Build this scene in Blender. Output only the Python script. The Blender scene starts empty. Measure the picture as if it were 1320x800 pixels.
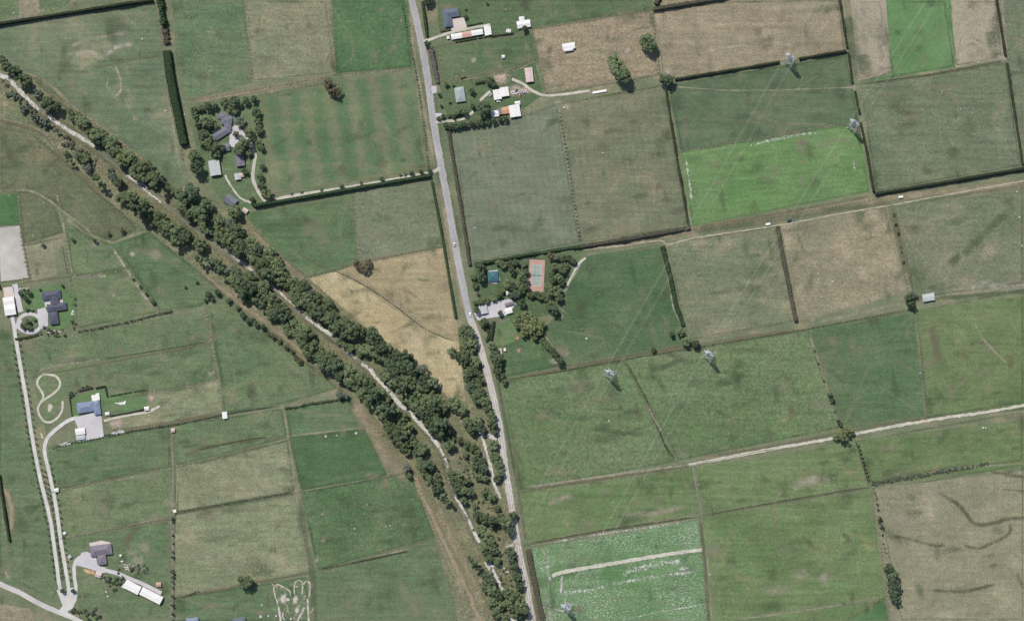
import bpy, bmesh, math, random
import numpy as np
from mathutils import Vector, Matrix

# ------------------------------------------------------------------ camera, sky, sun, exposure
SC = bpy.context.scene
COL = SC.collection
S = 0.875                       # metres per photo pixel
HCAM = 2600.0
OX, OY = 250.0, -260.0          # the survey plane stood south-east of the middle
cam = bpy.data.cameras.new('camera'); cam_o = bpy.data.objects.new('camera', cam); COL.objects.link(cam_o)
cam_o.location = (OX, OY, HCAM); cam.sensor_width = 36; cam.lens = 36*HCAM/(1320*S)
cam.shift_x = -OX/(1320*S); cam.shift_y = -OY/(1320*S)
cam.clip_start = 10; cam.clip_end = 30000
SC.camera = cam_o
SC.cycles.transparent_max_bounces = 48
EL = math.radians(59); AZ = math.radians(-27)      # azimuth clockwise from +Y
w = bpy.data.worlds.new('World'); SC.world = w; w.use_nodes = True
nt = w.node_tree; bg = nt.nodes['Background']; sky = nt.nodes.new('ShaderNodeTexSky')
sky.sky_type = 'NISHITA'; sky.sun_disc = False; sky.sun_elevation = EL; sky.sun_rotation = AZ
nt.links.new(sky.outputs[0], bg.inputs[0]); bg.inputs[1].default_value = 0.12
sun = bpy.data.lights.new('sun', 'SUN'); sun.energy = 4.2; sun.angle = math.radians(0.5); sun.color = (1, .955, .88)
sun_o = bpy.data.objects.new('sun', sun); COL.objects.link(sun_o)
sd = Vector((math.sin(AZ)*math.cos(EL), math.cos(AZ)*math.cos(EL), math.sin(EL)))
sun_o.rotation_euler = (-sd).to_track_quat('-Z', 'Y').to_euler(); sun_o.location = (0, 0, 400)
SC.view_settings.view_transform = 'Standard'; SC.view_settings.look = 'None'
SC.view_settings.exposure = 0.10; SC.view_settings.gamma = 1.0; SC.view_settings.use_curve_mapping = False

# ------------------------------------------------------------------ helpers
rnd = random.Random(7); npr = np.random.RandomState(7)
KEXP = 1.40                      # how bright a sunlit white sheet renders
GRID = math.radians(9.3)         # the paddocks' rows run 9 degrees off east-west
def lin(c):
    return tuple((((v/255+.055)/1.055)**2.4 if v > 10 else v/255/12.92)/KEXP for v in c)+(1,)
def W(px, py, z=0.0): return Vector(((px-660)*S, (400-py)*S, z))
def tag(o, label=None, cat=None, group=None, kind=None):
    if label: o['label'] = label
    if cat: o['category'] = cat
    if group: o['group'] = group
    if kind: o['kind'] = kind
    return o
def link(name, me, parent=None, mat=None):
    o = bpy.data.objects.new(name, me); COL.objects.link(o)
    if parent is not None: o.parent = parent
    if mat is not None and me is not None and not me.materials: me.materials.append(mat)
    return o
def empty(name, loc, rz=0.0):
    o = bpy.data.objects.new(name, None); COL.objects.link(o); o.location = loc; o.rotation_euler = (0, 0, rz)
    o.empty_display_size = .5
    return o
def quads_mesh(name, V, mat=None):
    """V: (n,4,3) array of quads"""
    V = np.asarray(V, dtype=np.float32); n = len(V); me = bpy.data.meshes.new(name)
    me.vertices.add(4*n); me.vertices.foreach_set('co', V.reshape(-1))
    me.loops.add(4*n); me.loops.foreach_set('vertex_index', np.arange(4*n, dtype=np.int32))
    me.polygons.add(n); me.polygons.foreach_set('loop_start', np.arange(0, 4*n, 4, dtype=np.int32))
    me.update(calc_edges=True)
    if mat: me.materials.append(mat)
    return me
def leaf_quads(P, N, size, jit=.6, rs=npr, aspect=1.0):
    n = len(P); N = N + rs.normal(0, jit, (n, 3)); N /= np.linalg.norm(N, axis=1, keepdims=True)+1e-9
    A = rs.normal(0, 1, (n, 3)); T = np.cross(N, A); T /= np.linalg.norm(T, axis=1, keepdims=True)+1e-9; B = np.cross(N, T)
    s = (size*(.6+.8*rs.rand(n)))[:, None]*.5
    T = T*s; B = B*s*aspect
    return np.stack([P-T-B, P+T-B*.6, P+T*.8+B, P-T*.7+B], axis=1)
def bm_box(bm, x0, x1, y0, y1, z0, z1, M=None, mi=0):
    vs = [bm.verts.new(Vector((x, y, z)) if M is None else M @ Vector((x, y, z))) for x in (x0, x1) for y in (y0, y1) for z in (z0, z1)]
    for f in ((0,1,3,2),(4,6,7,5),(0,4,5,1),(2,3,7,6),(0,2,6,4),(1,5,7,3)):
        fc = bm.faces.new([vs[i] for i in f]); fc.material_index = mi
def bm_beam(bm, a, b, t, t2=None):
    a = Vector(a); b = Vector(b); d = b-a; L = d.length
    if L < 1e-6: return
    q = d.to_track_quat('Z', 'Y').to_matrix(); t2 = t if t2 is None else t2
    r0 = [bm.verts.new(a+q@Vector((x*t/2, y*t/2, 0))) for x, y in ((-1,-1),(1,-1),(1,1),(-1,1))]
    r1 = [bm.verts.new(b+q@Vector((x*t2/2, y*t2/2, 0))) for x, y in ((-1,-1),(1,-1),(1,1),(-1,1))]
    for i in range(4): bm.faces.new((r0[i], r0[(i+1)%4], r1[(i+1)%4], r1[i]))
    bm.faces.new(r0[::-1]); bm.faces.new(r1)
def bm_cyl(bm, x, y, z0, z1, r0, r1=None, n=10, top=True):
    r1 = r0 if r1 is None else r1
    a = [bm.verts.new((x+r0*math.cos(2*math.pi*i/n), y+r0*math.sin(2*math.pi*i/n), z0)) for i in range(n)]
    b = [bm.verts.new((x+r1*math.cos(2*math.pi*i/n), y+r1*math.sin(2*math.pi*i/n), z1)) for i in range(n)]
    for i in range(n): bm.faces.new((a[i], a[(i+1)%n], b[(i+1)%n], b[i]))
    bm.faces.new(a[::-1])
    if top: bm.faces.new(b)
def bm_mesh(name, bm, mats=()):
    bmesh.ops.recalc_face_normals(bm, faces=bm.faces)
    me = bpy.data.meshes.new(name); bm.to_mesh(me); bm.free()
    for m in mats: me.materials.append(m)
    return me

# ------------------------------------------------------------------ materials
class NT:
    def __init__(s, name, rough=.95):
        s.m = bpy.data.materials.new(name); s.m.use_nodes = True; s.t = s.m.node_tree
        s.b = s.t.nodes['Principled BSDF']; s.b.inputs['Roughness'].default_value = rough
        s.b.inputs['Specular IOR Level'].default_value = .15
        s.geo = None
    def n(s, kind, **kw):
        nd = s.t.nodes.new('ShaderNode'+kind)
        for k, v in kw.items(): setattr(nd, k, v)
        return nd
    def l(s, a, b): s.t.links.new(a, b)
    def pos(s, rot=0.0, scale=(1, 1, 1), off=(0, 0, 0), obj=False):
        if s.geo is None:
            s.geo = s.n('TexCoord').outputs['Object'] if obj else s.n('NewGeometry').outputs['Position']
        mp = s.n('Mapping', vector_type='POINT'); s.l(s.geo, mp.inputs[0])
        mp.inputs['Rotation'].default_value = (0, 0, rot); mp.inputs['Scale'].default_value = scale; mp.inputs['Location'].default_value = off
        return mp.outputs[0]
    def noise(s, vec, scale, detail=4, rough=.6, dist=0.0):
        nd = s.n('TexNoise'); s.l(vec, nd.inputs['Vector']); nd.inputs['Scale'].default_value = scale
        nd.inputs['Detail'].default_value = detail; nd.inputs['Roughness'].default_value = rough; nd.inputs['Distortion'].default_value = dist
        return nd.outputs['Fac']
    def rng(s, fac, a, b, lo=0.0, hi=1.0, smooth=False):
        nd = s.n('MapRange'); nd.clamp = True
        if smooth: nd.interpolation_type = 'SMOOTHSTEP'
        s.l(fac, nd.inputs[0])
        for i, v in enumerate((a, b, lo, hi)): nd.inputs[i+1].default_value = v
        return nd.outputs[0]
    def mix(s, fac, a, b, blend='MIX'):
        nd = s.n('Mix', data_type='RGBA', blend_type=blend)
        if isinstance(fac, (int, float)): nd.inputs[0].default_value = fac
        else: s.l(fac, nd.inputs[0])
        for v, i in ((a, 6), (b, 7)):
            if isinstance(v, tuple): nd.inputs[i].default_value = v
            else: s.l(v, nd.inputs[i])
        return nd.outputs[2]
    def math(s, op, a, b=None):
        nd = s.n('Math', operation=op)
        for i, v in enumerate((a, b)):
            if v is None: continue
            if isinstance(v, (int, float)): nd.inputs[i].default_value = v
            else: s.l(v, nd.inputs[i])
        return nd.outputs[0]
    def mul(s, col, fac, amt=1.0):
        """multiply a colour by a scalar field"""
        cb = s.n('CombineColor'); [s.l(fac, cb.inputs[i]) for i in range(3)]
        return s.mix(amt, col, cb.outputs[0], 'MULTIPLY')
    def bump(s, fac, strength, dist):
        bp = s.n('Bump'); bp.inputs['Strength'].default_value = strength; bp.inputs['Distance'].default_value = dist
        s.l(fac, bp.inputs['Height']); s.l(bp.outputs[0], s.b.inputs['Normal'])
    def done(s, col):
        if isinstance(col, tuple): s.b.inputs['Base Color'].default_value = col
        else: s.l(col, s.b.inputs['Base Color'])
        return s.m

TANC = (150, 138, 114)
def turf(c):
    m = sum(c)/3; return lin(tuple(max(0, 1.0*(m+1.08*(v-m))) for v in c))
def grass_mat(name, c1, c2, big=.012, dry=None, dry_amt=.5, dry_scale=.03, stripe=None, speck=None, spc=(205, 200, 190),
              streak=.14, grain=.30, ang=0.0, patch=None):
    """pasture: two turf colours in broad drifts, dry patches, mowing stripes, pale specks, fine tussock grain"""
    g = NT(name); off = (rnd.uniform(-900, 900), rnd.uniform(-900, 900), 0)
    fs = rnd.uniform(.34, .62); grain *= rnd.uniform(.7, 1.1); streak *= rnd.uniform(.7, 1.3); ang += rnd.choice((0, 0, math.pi/2))
    p = g.pos(0, (1, 1, 1), off); ps = g.pos(-(GRID+ang), (rnd.uniform(.05, .12), 1, 1), off)
    c = g.mix(g.rng(g.noise(p, big, 7, .62, .6), .36, .64), turf(c1), turf(c2))
    if stripe:
        sa, per, amt, sc = stripe          # angle of the lines, period in m, strength, colour
        pr = g.pos(-math.radians(sa), (1, 1, 1), off)
        sx = g.n('SeparateXYZ'); g.l(pr, sx.inputs[0])
        wob = g.math('MULTIPLY', g.noise(p, .006, 2, .5), 5.0)
        wv = g.math('SINE', g.math('MULTIPLY', g.math('ADD', sx.outputs['Y'], wob), 2*math.pi/per))
        wv2 = g.math('ADD', wv, g.math('MULTIPLY', g.math('SUBTRACT', g.noise(g.pos(-math.radians(sa), (.02, 1, 1), off), .12, 3, .5), .5), 5.0))
        c = g.mix(g.math('MULTIPLY', g.rng(wv2, -.9, 1.1), amt), c, turf(sc))
    if dry:
        dn = g.noise(p, dry_scale, 9, .68, .4)
        c = g.mix(g.rng(dn, .66-.3*dry_amt, .80-.3*dry_amt, 0, .85), c, turf(dry))
    if patch:                               # second, smaller scale blotching
        c = g.mix(g.rng(g.noise(p, .06, 6, .7), .5, .72, 0, .6), c, turf(patch))
    c = g.mix(g.rng(g.noise(p, .0085, 4, .55), .45, .72, 0, .30), c, turf(tuple(.5*u+.5*v for u, v in zip(c2, TANC))))
    c = g.mul(c, g.rng(g.noise(ps, .22, 4, .6), .3, .7, 1-streak, 1+streak))
    fine = g.noise(p, fs, 2.5, .7, .4)
    c = g.mul(c, g.rng(fine, .28, .72, 1-grain*1.15, 1+grain*1.15))
    c = g.mul(c, g.rng(g.noise(p, .14, 2, .6), .3, .7, 1-grain*.35, 1+grain*.35))
    c = g.mul(c, g.rng(g.noise(p, .03, 4, .6), .3, .7, .88, 1.12))
    if speck:
        m = g.rng(g.noise(p, .02, 4, .6), .38, .60, .04, 1); pq = g.pos(-GRID, (.45, 1, 1), off)
        s = g.math('MAXIMUM', g.rng(g.noise(pq, .85, 3, .75), .60-.05*speck, .70-.05*speck), g.rng(g.noise(pq, .45, 3, .75), .63-.03*speck, .74-.03*speck))
        c = g.mix(g.math('MULTIPLY', g.math('MULTIPLY', m, s), min(1, .55+.3*speck)), c, turf(spc))
    g.bump(fine, .55, .5)
    return g.done(c)
def bare_mat(name, c1, c2, scale=.15, grain=.2, rough=.95):
    g = NT(name, rough); p = g.pos(0, (1, 1, 1), (rnd.uniform(-500, 500), 0, 0))
    c = g.mix(g.rng(g.noise(p, scale, 6, .7), .35, .65), lin(c1), lin(c2))
    c = g.mul(c, g.rng(g.noise(p, .5, 4, .8), .3, .7, 1-grain, 1+grain))
    c = g.mul(c, g.rng(g.noise(p, .03, 4, .6), .3, .7, .9, 1.1))
    g.bump(g.noise(p, 1.2, 3, .7), .3, .2)
    return g.done(c)
def soft_mat(name, c1, c2, strength=.9, scale=.12, cover=.5, soft=.35):
    """thin patchy cover (worn turf, wetter grass) thinning out towards the edge of its own strip"""
    g = NT(name); p = g.pos(0, (1, 1, 1), (rnd.uniform(-500, 500), 0, 0))
    c = g.mix(g.rng(g.noise(p, .3, 4, .75), .3, .7), lin(c1), lin(c2))
    g.l(c, g.b.inputs['Base Color'])
    uv = g.n('UVMap'); sx = g.n('SeparateXYZ'); g.l(uv.outputs[0], sx.inputs[0])
    def tri(o): return g.math('SUBTRACT', 1.0, g.math('ABSOLUTE', g.math('SUBTRACT', g.math('MULTIPLY', o, 2.0), 1.0)))
    edge = g.math('MULTIPLY', tri(sx.outputs['Y']), g.rng(tri(sx.outputs['X']), 0, .22, 0, 1))
    n1 = g.math('SUBTRACT', g.noise(p, scale, 4, .65), .5); n2 = g.math('SUBTRACT', g.noise(p, .55, 2, .6), .5); n3 = g.math('SUBTRACT', g.noise(p, .02, 3, .5), .5)
    nz = g.math('ADD', g.math('ADD', g.math('MULTIPLY', n1, 2.2), g.math('MULTIPLY', n2, 1.6)), g.math('MULTIPLY', n3, 1.2))
    a = g.math('MULTIPLY', g.rng(g.math('ADD', g.math('MULTIPLY', edge, .6), nz), .82-.75*cover-soft, .82-.75*cover+soft, 0, strength), g.rng(edge, 0, .7, 0, 1, True))
    tr = g.n('BsdfTransparent'); mx = g.n('MixShader'); g.l(a, mx.inputs[0]); g.l(tr.outputs[0], mx.inputs[1]); g.l(g.b.outputs[0], mx.inputs[2])
    g.l(mx.outputs[0], g.t.nodes['Material Output'].inputs['Surface'])
    return g.m
def leaf_mat(name, c1, c2, var=.25):
    g = NT(name); p = g.pos(obj=True); oi = g.n('ObjectInfo')
    c = g.mix(g.rng(g.noise(p, .9, 3, .7), .35, .65), lin(c1), lin(c2))
    c = g.mul(c, g.rng(oi.outputs['Random'], 0, 1, 1-var, 1+var))
    c = g.mul(c, g.rng(g.noise(p, 2.6, 2, .7), .3, .7, .72, 1.28))
    return g.done(c)
def plain_mat(name, c, rough=.6, var=.12, scale=.6, metal=0.0, spec=.3):
    g = NT(name, rough); p = g.pos(obj=True); g.b.inputs['Metallic'].default_value = metal
    g.b.inputs['Specular IOR Level'].default_value = spec
    return g.done(g.mul(lin(c), g.rng(g.noise(p, scale, 5, .7), .3, .7, 1-var, 1+var)))
def roof_mat(name, c, per=.8, stain=None, rough=.6):
    """long-run iron or tile: ribs down the slope, weather staining"""
    g = NT(name, rough); p = g.pos(obj=True)
    st = stain or tuple(v*.78 for v in c)
    col = g.mix(g.rng(g.noise(p, .35, 6, .75), .42, .72), lin(c), lin(st))
    col = g.mul(col, g.rng(g.noise(p, 1.5, 3, .7), .3, .7, .9, 1.1))
    sx = g.n('SeparateXYZ'); g.l(p, sx.inputs[0])
    g.bump(g.math('SINE', g.math('MULTIPLY', sx.outputs['X'], 2*math.pi/per)), .25, .05)
    return g.done(col)

M = {}
M['ground'] = grass_mat('turf', (104, 116, 90), (122, 126, 102), dry=(142, 132, 108), dry_amt=.5, streak=.08)
# roads
M['asphalt'] = bare_mat('worn_chip_seal', (170, 169, 169), (184, 182, 181), .05, .08)
M['gravel_road'] = bare_mat('gravel_road', (188, 182, 177), (204, 198, 192), .08, .12)
M['drive'] = bare_mat('gravel_drive', (196, 194, 188), (208, 205, 199), .12, .09)
M['path'] = bare_mat('pale_track', (182, 176, 160), (204, 199, 184), .12, .18)
M['lane'] = bare_mat('dirt_lane', (158, 150, 128), (184, 176, 152), .10, .2)
M['concrete'] = bare_mat('concrete', (192, 188, 190), (204, 199, 200), .10, .06)
M['pinkconc'] = bare_mat('pink_concrete', (200, 186, 176), (212, 200, 192), .10, .08)
M['shingle'] = bare_mat('river_shingle', (188, 185, 178), (214, 210, 202), .12, .18)
M['greyshingle'] = bare_mat('grey_shingle', (112, 114, 96), (136, 134, 116), .10, .2)
M['dirt'] = bare_mat('bare_dirt', (166, 148, 128), (186, 170, 150), .08, .16)
M['orange_dirt'] = bare_mat('orange_dirt', (148, 129, 107), (162, 145, 122), .08, .2)
M['sand'] = bare_mat('arena_sand', (176, 170, 162), (192, 187, 178), .03, .08)
# soft strips
M['worn'] = soft_mat('worn_turf', (160, 154, 132), (180, 174, 152), .75, .10, .55, .45)
M['tanverge'] = soft_mat('dry_verge_grass', (150, 140, 114), (170, 158, 132), .85, .06, .80, .5)
M['darkdrain'] = soft_mat('rank_drain_grass', (54, 60, 46), (76, 80, 62), .9, .10, .80, .45)
M['wet'] = soft_mat('wetter_turf', (90, 96, 74), (104, 108, 86), .50, .06, .62, .6)
M['wetgreen'] = soft_mat('greener_turf', (80, 102, 74), (92, 112, 82), .5, .04, .65, .6)
M['palepatch'] = soft_mat('bare_pale_patch', (178, 168, 150), (200, 192, 176), .8, .12, .52, .4)
M['browndrain'] = soft_mat('dead_drain_grass', (116, 106, 86), (134, 124, 100), .65, .10, .62, .5)
M['swale'] = soft_mat('damp_swale', (82, 86, 66), (100, 102, 80), .60, .10, .74, .55)
M['palebare'] = soft_mat('scuffed_earth', (192, 184, 172), (214, 206, 196), .92, .25, .9, .35)
M['midgreen'] = soft_mat('grassy_centre', (128, 130, 100), (146, 146, 116), .75, .2, .55, .35)
M['faint'] = soft_mat('faint_wear', (150, 144, 120), (168, 160, 136), .42, .08, .52, .5)
M['rut'] = soft_mat('wheel_rut', (152, 146, 122), (170, 164, 140), .55, .06, .62, .45)
M['lush'] = soft_mat('lush_turf', (80, 104, 72), (92, 114, 82), .45, .05, .55, .55)
M['damp'] = soft_mat('damp_turf', (84, 94, 72), (98, 104, 82), .38, .05, .52, .6)
M['tyre_wear'] = soft_mat('tyre_wear', (150, 149, 150), (160, 158, 158), .55, .05, .8, .5)
M['shoulder'] = soft_mat('gravel_shoulder', (170, 162, 146), (188, 180, 164), .85, .12, .62, .4)
M['white'] = soft_mat('seed_litter', (198, 200, 188), (214, 212, 204), .9, .3, .30, .2)
# foliage
M['leaf_w'] = leaf_mat('leaf_mid', (104, 119, 84), (132, 145, 108), .30)
M['leaf_d'] = leaf_mat('leaf_dark', (88, 104, 78), (110, 124, 96), .2)
M['leaf_y'] = leaf_mat('leaf_yellow', (122, 132, 88), (146, 154, 110), .15)
M['leaf_g'] = leaf_mat('leaf_grey', (108, 120, 102), (132, 142, 124), .2)
M['leaf_b'] = leaf_mat('leaf_brown', (104, 98, 76), (126, 118, 94), .2)
M['leaf_h'] = leaf_mat('hedge_leaf', (64, 84, 58), (80, 102, 72), .1)
M['leaf_hb'] = leaf_mat('brown_hedge_leaf', (94, 90, 78), (114, 110, 94), .1)
M['leaf_hp'] = leaf_mat('purple_hedge_leaf', (118, 110, 104), (140, 130, 124), .1)
M['leaf_hk'] = leaf_mat('dark_hedge_leaf', (62, 70, 54), (80, 88, 68), .1)
M['leaf_grass'] = leaf_mat('tussock', (136, 132, 102), (164, 156, 124), .1)
M['bark'] = plain_mat('bark', (96, 84, 70), .9)
M['post'] = plain_mat('weathered_post', (150, 142, 128), .9)
M['steel'] = plain_mat('galvanised_steel', (206, 210, 216), .5, .1, .6, .0, .5)
M['cable'] = plain_mat('aluminium_cable', (190, 196, 180), .5, .05)
M['wall'] = plain_mat('painted_wall', (205, 198, 184), .8)
M['tinwall'] = plain_mat('tin_wall', (170, 172, 172), .6)
M['brick'] = plain_mat('brick_wall', (165, 120, 95), .9)
M['glass'] = plain_mat('dark_glass', (40, 48, 56), .1, .05, .5, 0, .8)
M['trim'] = plain_mat('white_trim', (225, 225, 222), .5)
M['tyre'] = plain_mat('tyre', (32, 32, 34), .9)
M['timber'] = plain_mat('cut_timber', (206, 176, 138), .9, .2)
M['white_plastic'] = plain_mat('pale_plastic', (224, 224, 218), .5)
RC = {'white': ((238, 236, 232), (214, 208, 202)), 'grey': ((122, 124, 134), (100, 102, 114)), 'slate': ((92, 94, 108), (78, 80, 92)),
      'blue': ((134, 146, 168), (116, 128, 150)), 'bluegrey': ((104, 114, 126), (90, 98, 110)), 'teal': ((72, 118, 126), (58, 98, 106)),
      'paleblue': ((168, 180, 178), (150, 160, 158)), 'mauve': ((132, 124, 134), (116, 108, 120)), 'pink': ((214, 196, 190), (196, 160, 150)),
      'red': ((206, 168, 156), (188, 132, 116)), 'orange': ((206, 160, 124), (186, 130, 96)), 'palegrey': ((190, 194, 192), (172, 176, 174))}
for k, (a, b) in RC.items(): M['roof_'+k] = roof_mat(k+'_roof', a, stain=b)

# ------------------------------------------------------------------ ground, paddocks, strips
def catmull(pts, step=4.0):
    pts = [tuple(map(float, p)) for p in pts]; out = []
    n = len(pts)
    for i in range(n-1):
        p0 = pts[max(i-1, 0)]; p1 = pts[i]; p2 = pts[i+1]; p3 = pts[min(i+2, n-1)]
        L = math.hypot(p2[0]-p1[0], p2[1]-p1[1]); k = max(1, int(L/step))
        for j in range(k):
            t = j/k
            out.append(tuple(.5*(2*b+(c-a)*t+(2*a-5*b+4*c-d)*t*t+(-a+3*b-3*c+d)*t**3) for a, b, c, d in zip(p0, p1, p2, p3)))
    out.append(pts[-1]); return out
def straight(pts, step=4.0):
    out = []
    for a, b in zip(pts[:-1], pts[1:]):
        k = max(1, int(math.hypot(b[0]-a[0], b[1]-a[1])/step))
        for j in range(k): out.append(tuple(u+(v-u)*j/k for u, v in zip(a, b)))
    out.append(tuple(pts[-1])); return out
def grow(p):
    x, y = p
    return (x-90 if x <= 0 else x+90 if x >= 1320 else x, y-90 if y <= 0 else y+90 if y >= 800 else y)
_pz = [0]
def poly(name, pts, mat, z=None, jit=.35, expand=True, kind='structure'):
    if expand: pts = [grow(p) for p in pts]
    ring = straight(list(pts)+[pts[0]], 5.0)[:-1]
    if z is None: z = .03+.012*(_pz[0] % 9); _pz[0] += 1
    bm = bmesh.new()
    f = bm.faces.new([bm.verts.new(W(x+rnd.uniform(-jit, jit), y+rnd.uniform(-jit, jit), z)) for x, y in ring])
    bmesh.ops.triangulate(bm, faces=[f])
    for f in bm.faces:
        if f.normal.z < 0: f.normal_flip()
    me = bpy.data.meshes.new(name); bm.to_mesh(me); bm.free(); me.materials.append(mat)
    return tag(link(name, me), kind=kind)
_rz = [0]
def ribbon(name, pts, width, mat, jit=.25, z=None, smooth=True, kind='structure'):
    """a strip laid on the ground along pts (x, y[, width])"""
    P3 = [(p[0], p[1], p[2] if len(p) > 2 else width) for p in pts]
    C = catmull(P3, 3.0) if smooth else straight(P3, 3.0)
    if z is None: z = .16+.012*(_rz[0] % 14); _rz[0] += 1
    bm = bmesh.new(); uvl = bm.loops.layers.uv.new('UVMap'); rows = []; s = 0.0
    for i, (x, y, wd) in enumerate(C):
        a = C[max(i-1, 0)]; b = C[min(i+1, len(C)-1)]
        dx, dy = b[0]-a[0], b[1]-a[1]; L = math.hypot(dx, dy) or 1
        nx, ny = -dy/L, dx/L
        h0 = wd/2+rnd.uniform(-jit, jit); h1 = wd/2+rnd.uniform(-jit, jit)
        rows.append((bm.verts.new(W(x+nx*h0, y+ny*h0, z)), bm.verts.new(W(x-nx*h1, y-ny*h1, z)), i/ max(1, len(C)-1)))
    for (a0, a1, u0), (b0, b1, u1) in zip(rows[:-1], rows[1:]):
        f = bm.faces.new((a0, b0, b1, a1))
        for lp, uv in zip(f.loops, ((u0, 0), (u1, 0), (u1, 1), (u0, 1))): lp[uvl].uv = uv
    bm.normal_update()
    for f in bm.faces:
        if f.normal.z < 0: f.normal_flip()
    me = bpy.data.meshes.new(name); bm.to_mesh(me); bm.free(); me.materials.append(mat)
    return tag(link(name, me), kind=kind)
def spot(name, x, y, rx, ry, mat, ang=0, z=None, kind='structure'):
    """ragged round patch, v=.5 in the middle and 0 at the rim"""
    if z is None: z = .16+.012*(_rz[0] % 14); _rz[0] += 1
    bm = bmesh.new(); uvl = bm.loops.layers.uv.new('UVMap'); n = 18
    c = bm.verts.new(W(x, y, z)); ring = []
    for i in range(n):
        t = 2*math.pi*i/n; q = 1+rnd.uniform(-.22, .22)
        u, v = rx*q*math.cos(t), ry*q*math.sin(t); ca, sa = math.cos(ang), math.sin(ang)
        ring.append(bm.verts.new(W(x+u*ca-v*sa, y+u*sa+v*ca, z)))
    for i in range(n):
        f = bm.faces.new((c, ring[(i+1)%n], ring[i])); f.normal_update()
        for lp, uv in zip(f.loops, ((.5, .5), (0, 0), (1, 0))): lp[uvl].uv = uv
        if f.normal.z < 0: f.normal_flip()
    me = bpy.data.meshes.new(name); bm.to_mesh(me); bm.free(); me.materials.append(mat)
    return tag(link(name, me), kind=kind)

gr = bmesh.new(); bmesh.ops.create_grid(gr, x_segments=8, y_segments=8, size=7000)
tag(link('ground', bm_mesh('ground', gr, [M['ground']])), kind='structure')

TAN = (150, 138, 114)
def G(*a, **k): return grass_mat('pasture', *a, **k)
gA = G((98, 114, 90), (114, 124, 100), dry=(146, 136, 112), dry_amt=.42, ang=-.0)                          # big western paddock
gB = G((92, 112, 84), (106, 122, 94), dry=(138, 134, 108), dry_amt=.30)
gC = G((120, 126, 102), (132, 132, 108), dry=(146, 138, 112), dry_amt=.5)
gD = G((76, 104, 72), (86, 112, 78), stripe=(99, 26, .45, (98, 116, 84)), streak=.06)
gE = G((86, 110, 78), (100, 118, 88), stripe=(99, 26, .75, (122, 124, 98)), streak=.06, dry=(134, 130, 104), dry_amt=.3)
gF = G((86, 108, 76), (97, 116, 86), dry=(132, 128, 102), dry_amt=.22)
gG = G((112, 120, 98), (118, 124, 102), dry=(134, 128, 108), dry_amt=.3)
gTan2 = G((152, 140, 112), (164, 152, 122), dry=(174, 160, 132), dry_amt=.4, patch=(140, 132, 104), streak=.1)
gTan = G((168, 155, 122), (180, 168, 136), dry=(192, 180, 152), dry_amt=.45, patch=(150, 142, 112), streak=.1)
gH = G((84, 104, 74), (98, 112, 84), dry=(130, 124, 100), dry_amt=.28, dry_scale=.05)
gI = G((98, 110, 86), (108, 116, 92), dry=(130, 122, 100), dry_amt=.35)
gJ = G((142, 132, 112), (150, 138, 116), dry=(132, 130, 102), dry_amt=.45)
gK = G((140, 132, 112), (146, 138, 116), dry=(158, 144, 124), dry_amt=.45)
gL = G((154, 146, 128), (166, 156, 138), dry=(120, 120, 100), dry_amt=.42, dry_scale=.02, patch=(124, 124, 104), speck=.5, streak=.05, grain=.30)
gM = G((96, 126, 84), (102, 132, 90), stripe=(52, 7, .22, (114, 138, 100)), grain=.16, streak=.08)
gN = G((100, 112, 88), (112, 120, 98), dry=(130, 124, 104), dry_amt=.35)
gO = G((87, 104, 79), (97, 111, 87), dry=(114, 116, 94), dry_amt=.25)
gP = G((96, 126, 79), (104, 132, 87), stripe=(9, 6, .22, (116, 140, 98)), dry=(112, 126, 84), dry_amt=.3, speck=.3, spc=(150, 172, 138), grain=.22)
gQ = G((106, 116, 96), (114, 122, 102), dry=(128, 124, 104), dry_amt=.3, stripe=(99, 8, .35, (126, 130, 110)))
gR = G((108, 114, 92), (116, 120, 98), dry=(130, 122, 100), dry_amt=.42, stripe=(99, 8, .32, (128, 128, 106)))
gS = G((112, 120, 96), (124, 126, 104), dry=(140, 132, 110), dry_amt=.45)
gT = G((128, 126, 104), (146, 138, 114), dry=(160, 148, 126), dry_amt=.5, speck=.2)
gU = G((106, 116, 92), (120, 124, 102), dry=(140, 130, 112), dry_amt=.42)
gV = G((78, 102, 72), (90, 108, 80), dry=(118, 116, 92), dry_amt=.25)
gW = G((96, 114, 80), (106, 122, 90), dry=(126, 124, 94), dry_amt=.34, dry_scale=.02, patch=(88, 108, 74))
gX = G((82, 104, 73), (92, 112, 82), dry=(112, 122, 86), dry_amt=.22)
gY = G((94, 114, 78), (108, 122, 86), dry=(126, 124, 94), dry_amt=.3)
gZ = G((98, 118, 80), (110, 126, 90), dry=(142, 136, 102), dry_amt=.3, dry_scale=.025)
gSpeck = G((94, 124, 84), (104, 132, 94), speck=1.35, grain=.3, spc=(196, 204, 184))
gDk2 = G((84, 106, 74), (94, 113, 82), dry=(116, 112, 88), dry_amt=.28)
gDark = G((74, 99, 66), (84, 108, 76), grain=.25, dry=(104, 112, 84), dry_amt=.2)
gDeep = G((76, 106, 70), (84, 112, 76), grain=.18)
gTS = G((132, 131, 109), (141, 138, 115), dry=(158, 149, 127), dry_amt=.4, patch=(128, 126, 104))
gLeft = G((92, 111, 81), (105, 119, 91), dry=(124, 122, 98), dry_amt=.25)
gLawn = G((94, 120, 82), (102, 126, 88), grain=.18)
gRough = G((110, 115, 90), (124, 124, 98), dry=(148, 138, 114), dry_amt=.5, dry_scale=.05, patch=(94, 106, 76), grain=.4)
gMid = G((96, 114, 84), (110, 122, 92), dry=(134, 130, 104), dry_amt=.3)
gPale = G((122, 130, 102), (132, 136, 108), dry=(146, 140, 114), dry_amt=.42)
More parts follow.
